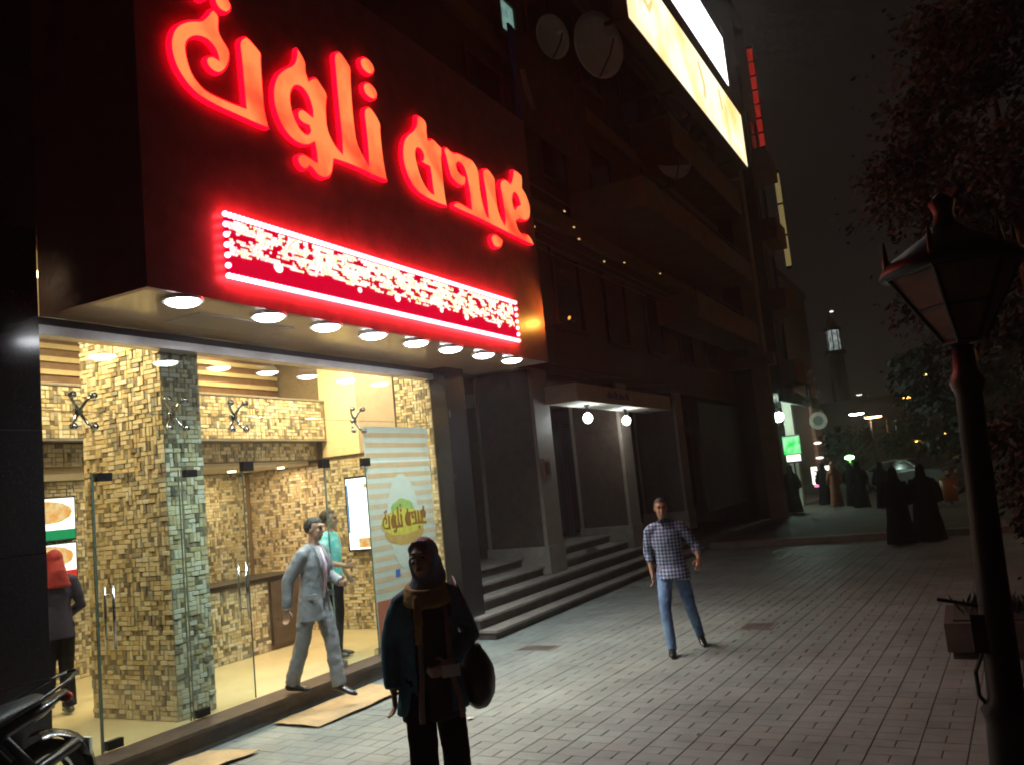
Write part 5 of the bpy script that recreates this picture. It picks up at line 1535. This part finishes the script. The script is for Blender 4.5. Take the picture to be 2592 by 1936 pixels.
# ------------------------------------------------------------------ woman in the foreground
wloc = (-3.10, 4.57, 0)
P = dict(h=1.80, fem=True, skin='skin_warm', yaw=-.55, nod=-.02, j=pose(pelvis=(.0,0,.95), chest=(0,.02,1.26), neck=(0,.02,1.46), head=(.0,.045,1.615),
    sh_r=(.165,.02,1.385), sh_l=(-.165,.02,1.39), hip_r=(.085,.02,.90), hip_l=(-.085,-.02,.90),
    knee_r=(.10,.10,.50), knee_l=(-.11,.0,.48), ank_r=(.10,.12,.085), ank_l=(-.16,-.22,.12),
    elb_r=(.225,-.04,1.12), wri_r=(.235,.02,.87), elb_l=(-.27,-.03,1.12), wri_l=(-.075,.165,1.0)),
    hand_l=dict(d=(.8,.5,-.25), side=(0,.2,1), curl=.7), hand_r=dict(d=(0,.1,-1), side=(0,1,0), curl=.5))
wrz = math.atan2(-wloc[1], -wloc[0]) - math.pi/2 + .18
t, s, J, H, hy = person('woman in patterned headscarf and dark cardigan walking past in the foreground', wloc, wrz, P)
shd = (J['sh_r']-J['sh_l']).normalized()
mb = MB(); torso_shell(mb, J, s, shd, [(-.27,.196,.145),(-.20,.190,.140),(-.10,.178,.128),(.05,.165,.12),(.35,.150,.115),(.6,.165,.128),(.8,.155,.10),(.92,.10,.08)])
tun = part('tunic', remesh(mb, .013, 3, .022, .16), 'tunic_dark', t)
mb = MB()
torso_shell(mb, J, s, shd, [(-.23,.225,.165),(-.17,.215,.155),(-.05,.198,.142),(.15,.180,.132),(.6,.178,.138),(.76,.155,.108),(.88,.105,.085),(.95,.075,.07)])
sleeve(mb, J, s, 'r', .066, .060, .058, .95); sleeve(mb, J, s, 'l', .068, .062, .058, .85)
cg = remesh(mb, .012, 12, .030, .15)
bmj = bmesh.new(); bmj.from_mesh(cg)
kill = [v for v in bmj.verts if -.085 < v.co.x < .105 and v.co.y > .055 and v.co.z < 1.50]
bmesh.ops.delete(bmj, geom=kill, context='VERTS'); bmj.to_mesh(cg); bmj.free()
part('cardigan', cg, 'blue_cardigan', t)
for x0, x1 in ((.075, .10), (-.085, -.13)):
    mb = MB(); mb.loft([V((x0,.165,1.34))*s, V((x0*1.05,.158,1.12))*s, V((x0*1.1,.150,.95))*s, V((x1,.160,.80))*s, V((x1*1.05,.165,.69))*s], [(.010*s,.006*s),(.016*s,.006*s),(.016*s,.006*s),(.018*s,.006*s),(.018*s,.006*s)], n=10)
    mb.build('tunic_trim', 'tunic_edge', tun, smooth=True)
part('trousers', legs(J, s, .095, .085, .085, upto=1.0), 'black_cloth', t)
shoe(J, s, 'r', (0,1,0), 'shoe_black', t); shoe(J, s, 'l', (-.1,1,-.2), 'shoe_black', t)
headscarf(H, hy, s, J, 'scarf_print', t)
mb = MB()
for k, (z, r) in enumerate(((-.02,.105),(-.05,.118),(-.085,.13))):
    pts = [J['neck'] + V((r*math.cos(a)*s, (.02 + r*.95*math.sin(a))*s, (z - .025*math.sin(a))*s)) for a in [2*math.pi*i/20 for i in range(21)]]
    mb.loft(pts, [.024*s]*21, ref=(0,0,1), n=8)
mb.loft([J['neck'] + V((.07,.13,-.06))*s, J['chest'] + V((.085,.165,.0))*s, J['pelvis'] + V((.09,.165,.18))*s], [(.03*s,.01*s),(.032*s,.010*s),(.022*s,.008*s)], n=10)
part('scarf', remesh(mb, .010, 2, .008, .06), 'scarf_mustard', t)
mb = MB(); c = V((-.05,.26,.985))*s; mb.box(c.x-.075, c.x+.035, c.y-.004, c.y+.004, c.z-.04, c.z+.03)
bag = thing('shoulder_bag', 'big round black shoulder bag hanging at the foreground woman\'s side', 'bag', wloc, wrz, world_coords=False)
pp = thing('folded_paper', 'small pale folded paper in the foreground woman\'s hand', 'paper', wloc, wrz, world_coords=False)
mb.build('sheet', 'paper', pp)
mb = MB()
mb.ell(V((-.285,-.03,.86))*s, (.105*s,.17*s,.19*s), 20, 14)
mb.loft([V((-.27,-.03,1.06))*s, V((-.28,-.03,.92))*s], [(.05*s,.10*s),(.095*s,.15*s)], n=14)
part('pouch', remesh(mb, .013, 3, .02, .12), 'bag_leather', bag)
mb = MB(); mb.loft([V((-.26,.08,1.0))*s, V((-.25,.11,1.2))*s, V((-.19,.10,1.42))*s, V((-.185,.0,1.475))*s, V((-.23,-.10,1.36))*s, V((-.28,-.12,1.15))*s, V((-.28,-.10,1.0))*s], [(.016*s,.005*s)]*7, ref=(0,1,0), n=8)
mb.build('strap', 'bag_leather', bag, smooth=True)

# ------------------------------------------------------------------ woman in the red headscarf at the counter inside
P = dict(h=1.66, fem=True, skin='skin_warm', j=pose(elb_r=(.25,-.02,1.13), wri_r=(.16,.20,1.02), elb_l=(-.24,-.03,1.13), wri_l=(-.23,.05,.88), ank_r=(.09,-.05,.085), ank_l=(-.10,.06,.085)),
    hand_r=dict(d=(-.4,.8,0), side=(0,0,1), curl=.6))
t, s, J, H, hy = person('woman in a red headscarf and navy top standing inside by the tiled pillar', (-8.50, 5.80, .2), R(70), P)
mb = MB(); torso_shell(mb, J, s, V((1,0,0)), [(-.16,.185,.135),(.0,.172,.125),(.35,.15,.115),(.6,.168,.126),(.8,.16,.10),(.92,.10,.08)])
sleeve(mb, J, s, 'r', .07, .058, .05, .95); sleeve(mb, J, s, 'l', .07, .058, .05, .95)
part('top', remesh(mb, .012, 3, .014, .12), 'navy_cloth', t)
part('trousers', legs(J, s, .096, .078, .072), 'black_cloth', t)
shoe(J, s, 'r', (0,1,0), 'shoe_black', t); shoe(J, s, 'l', (0,1,0), 'shoe_black', t)
headscarf(H, hy, s, J, 'red_scarf', t)

# ------------------------------------------------------------------ far pedestrians: long robes
def robed(label, x, y, h, m='black_cloth', rz=0.0, z0=0.0, w=1.0, sk='skin_tan', lean_=0.0):
    t = thing('person', label, 'person', (x, y, z0), rz, 'pedestrians in the distance', world_coords=False)
    s = h/1.62
    mb = MB()
    mb.loft([V((0,0,.9))*s, V((0,.01,1.2))*s, V((0,0,1.36))*s, V((0,.01,1.46))*s], [.12*s,.13*s,.07*s,.05*s], n=12)
    mb.ell(V((0,.02,1.53))*s, (.07*s,.085*s,.10*s), 12, 8)
    for q in (-1, 1):
        mb.loft([V((q*.09,0,.9))*s, V((q*.09,.02,.45))*s, V((q*.10,.03*q,.04))*s], [.08*s,.055*s,.04*s], n=10)
        mb.loft([V((q*.10,.03*q,.03))*s, V((q*.10,.12+.03*q,.025))*s], [.04*s,.03*s], n=8)
        mb.loft([V((q*.15,0,1.3))*s, V((q*.22,-.02,1.05))*s, V((q*.20,.08,.85))*s], [.05*s,.04*s,.03*s], n=8)
        hand(mb, V((q*.20,.08,.85))*s, (0,.2,-1), (0,1,0), None, .5, s)
    part('body', remesh(mb, .010, 2), sk, t)
    mb = MB()
    mb.loft([V((0,0,.04))*s, V((lean_,0,.4))*s, V((0,0,.85))*s, V((0,.01,1.15))*s, V((0,0,1.32))*s, V((0,0,1.42))*s], [(.30*w*s,.24*s),(.25*w*s,.20*s),(.20*w*s,.16*s),(.20*w*s,.15*s),(.17*w*s,.11*s),(.08*s,.08*s)], n=20)
    for q in (-1, 1):
        mb.loft([V((q*.15*w,0,1.32))*s, V((q*.24*w,-.02,1.05))*s, V((q*.23*w,.07,.86))*s], [.075*s,.085*s,.10*s], n=12)
    part('robe', remesh(mb, .016, 3, .03, .2), m, t)
    mb = MB(); mb.ell(V((0,-.012,1.545))*s, (.095*s,.10*s,.115*s), 14, 10); mb.loft([V((0,-.02,1.52))*s, V((0,-.02,1.40))*s, V((0,-.02,1.22))*s], [(.09*s,.085*s),(.11*s,.10*s),(.20*s,.13*s)], n=14)
    part('veil', remesh(mb, .014, 3, .01, .1), m, t)
robed('pedestrian in a long black robe, left one of the nearest far pair', -1.45, 20.1, 1.62, rz=.3, w=1.05)
robed('pedestrian in a wide black robe, right one of the nearest far pair', -.93, 20.6, 1.62, rz=-.2, w=1.2)
robed('pedestrian in black farther back, left of the pair in robes', -3.35, 31.6, 1.58, z0=.13, rz=.2)
robed('pedestrian in black closest to the orange-clad one', -3.75, 33.0, 1.55, z0=.13, rz=-.3)
robed('pedestrian in orange-brown clothes standing in the distance', -4.35, 33.2, 1.62, 'orange_cloth', z0=.13, w=.8)
robed('short pedestrian in black between the far group and the robed pair', -2.55, 30.5, 1.5, z0=.13, rz=.5)
robed('pedestrian in dark grey just left of the orange-clad one', -4.95, 35.0, 1.6, z0=.13, rz=.1)
robed('dark pedestrian in front of the lit stall', -5.55, 31.5, 1.66, 'black_cloth', z0=.13, w=.95)
# ================================================================== dusty night air
hz = MB(); hz.box(-430, 430, -90, 730, -1.5, 26)
hm = bpy.data.materials.new('dusty_air'); hm.use_nodes = True
hn = hm.node_tree; hn.nodes.clear()
ho = hn.nodes.new('ShaderNodeOutputMaterial'); hv = hn.nodes.new('ShaderNodeVolumePrincipled')
hv.inputs['Color'].default_value = (0.85, 0.82, 0.80, 1)
hv.inputs['Density'].default_value = 0.0031
hv.inputs['Anisotropy'].default_value = 0.65
hn.links.new(hv.outputs[0], ho.inputs['Volume'])
MATS['dusty_air'] = hm
hzo = hz.build('haze', 'dusty_air'); hzo['kind'] = 'stuff'
scene.cycles.volume_bounces = 0
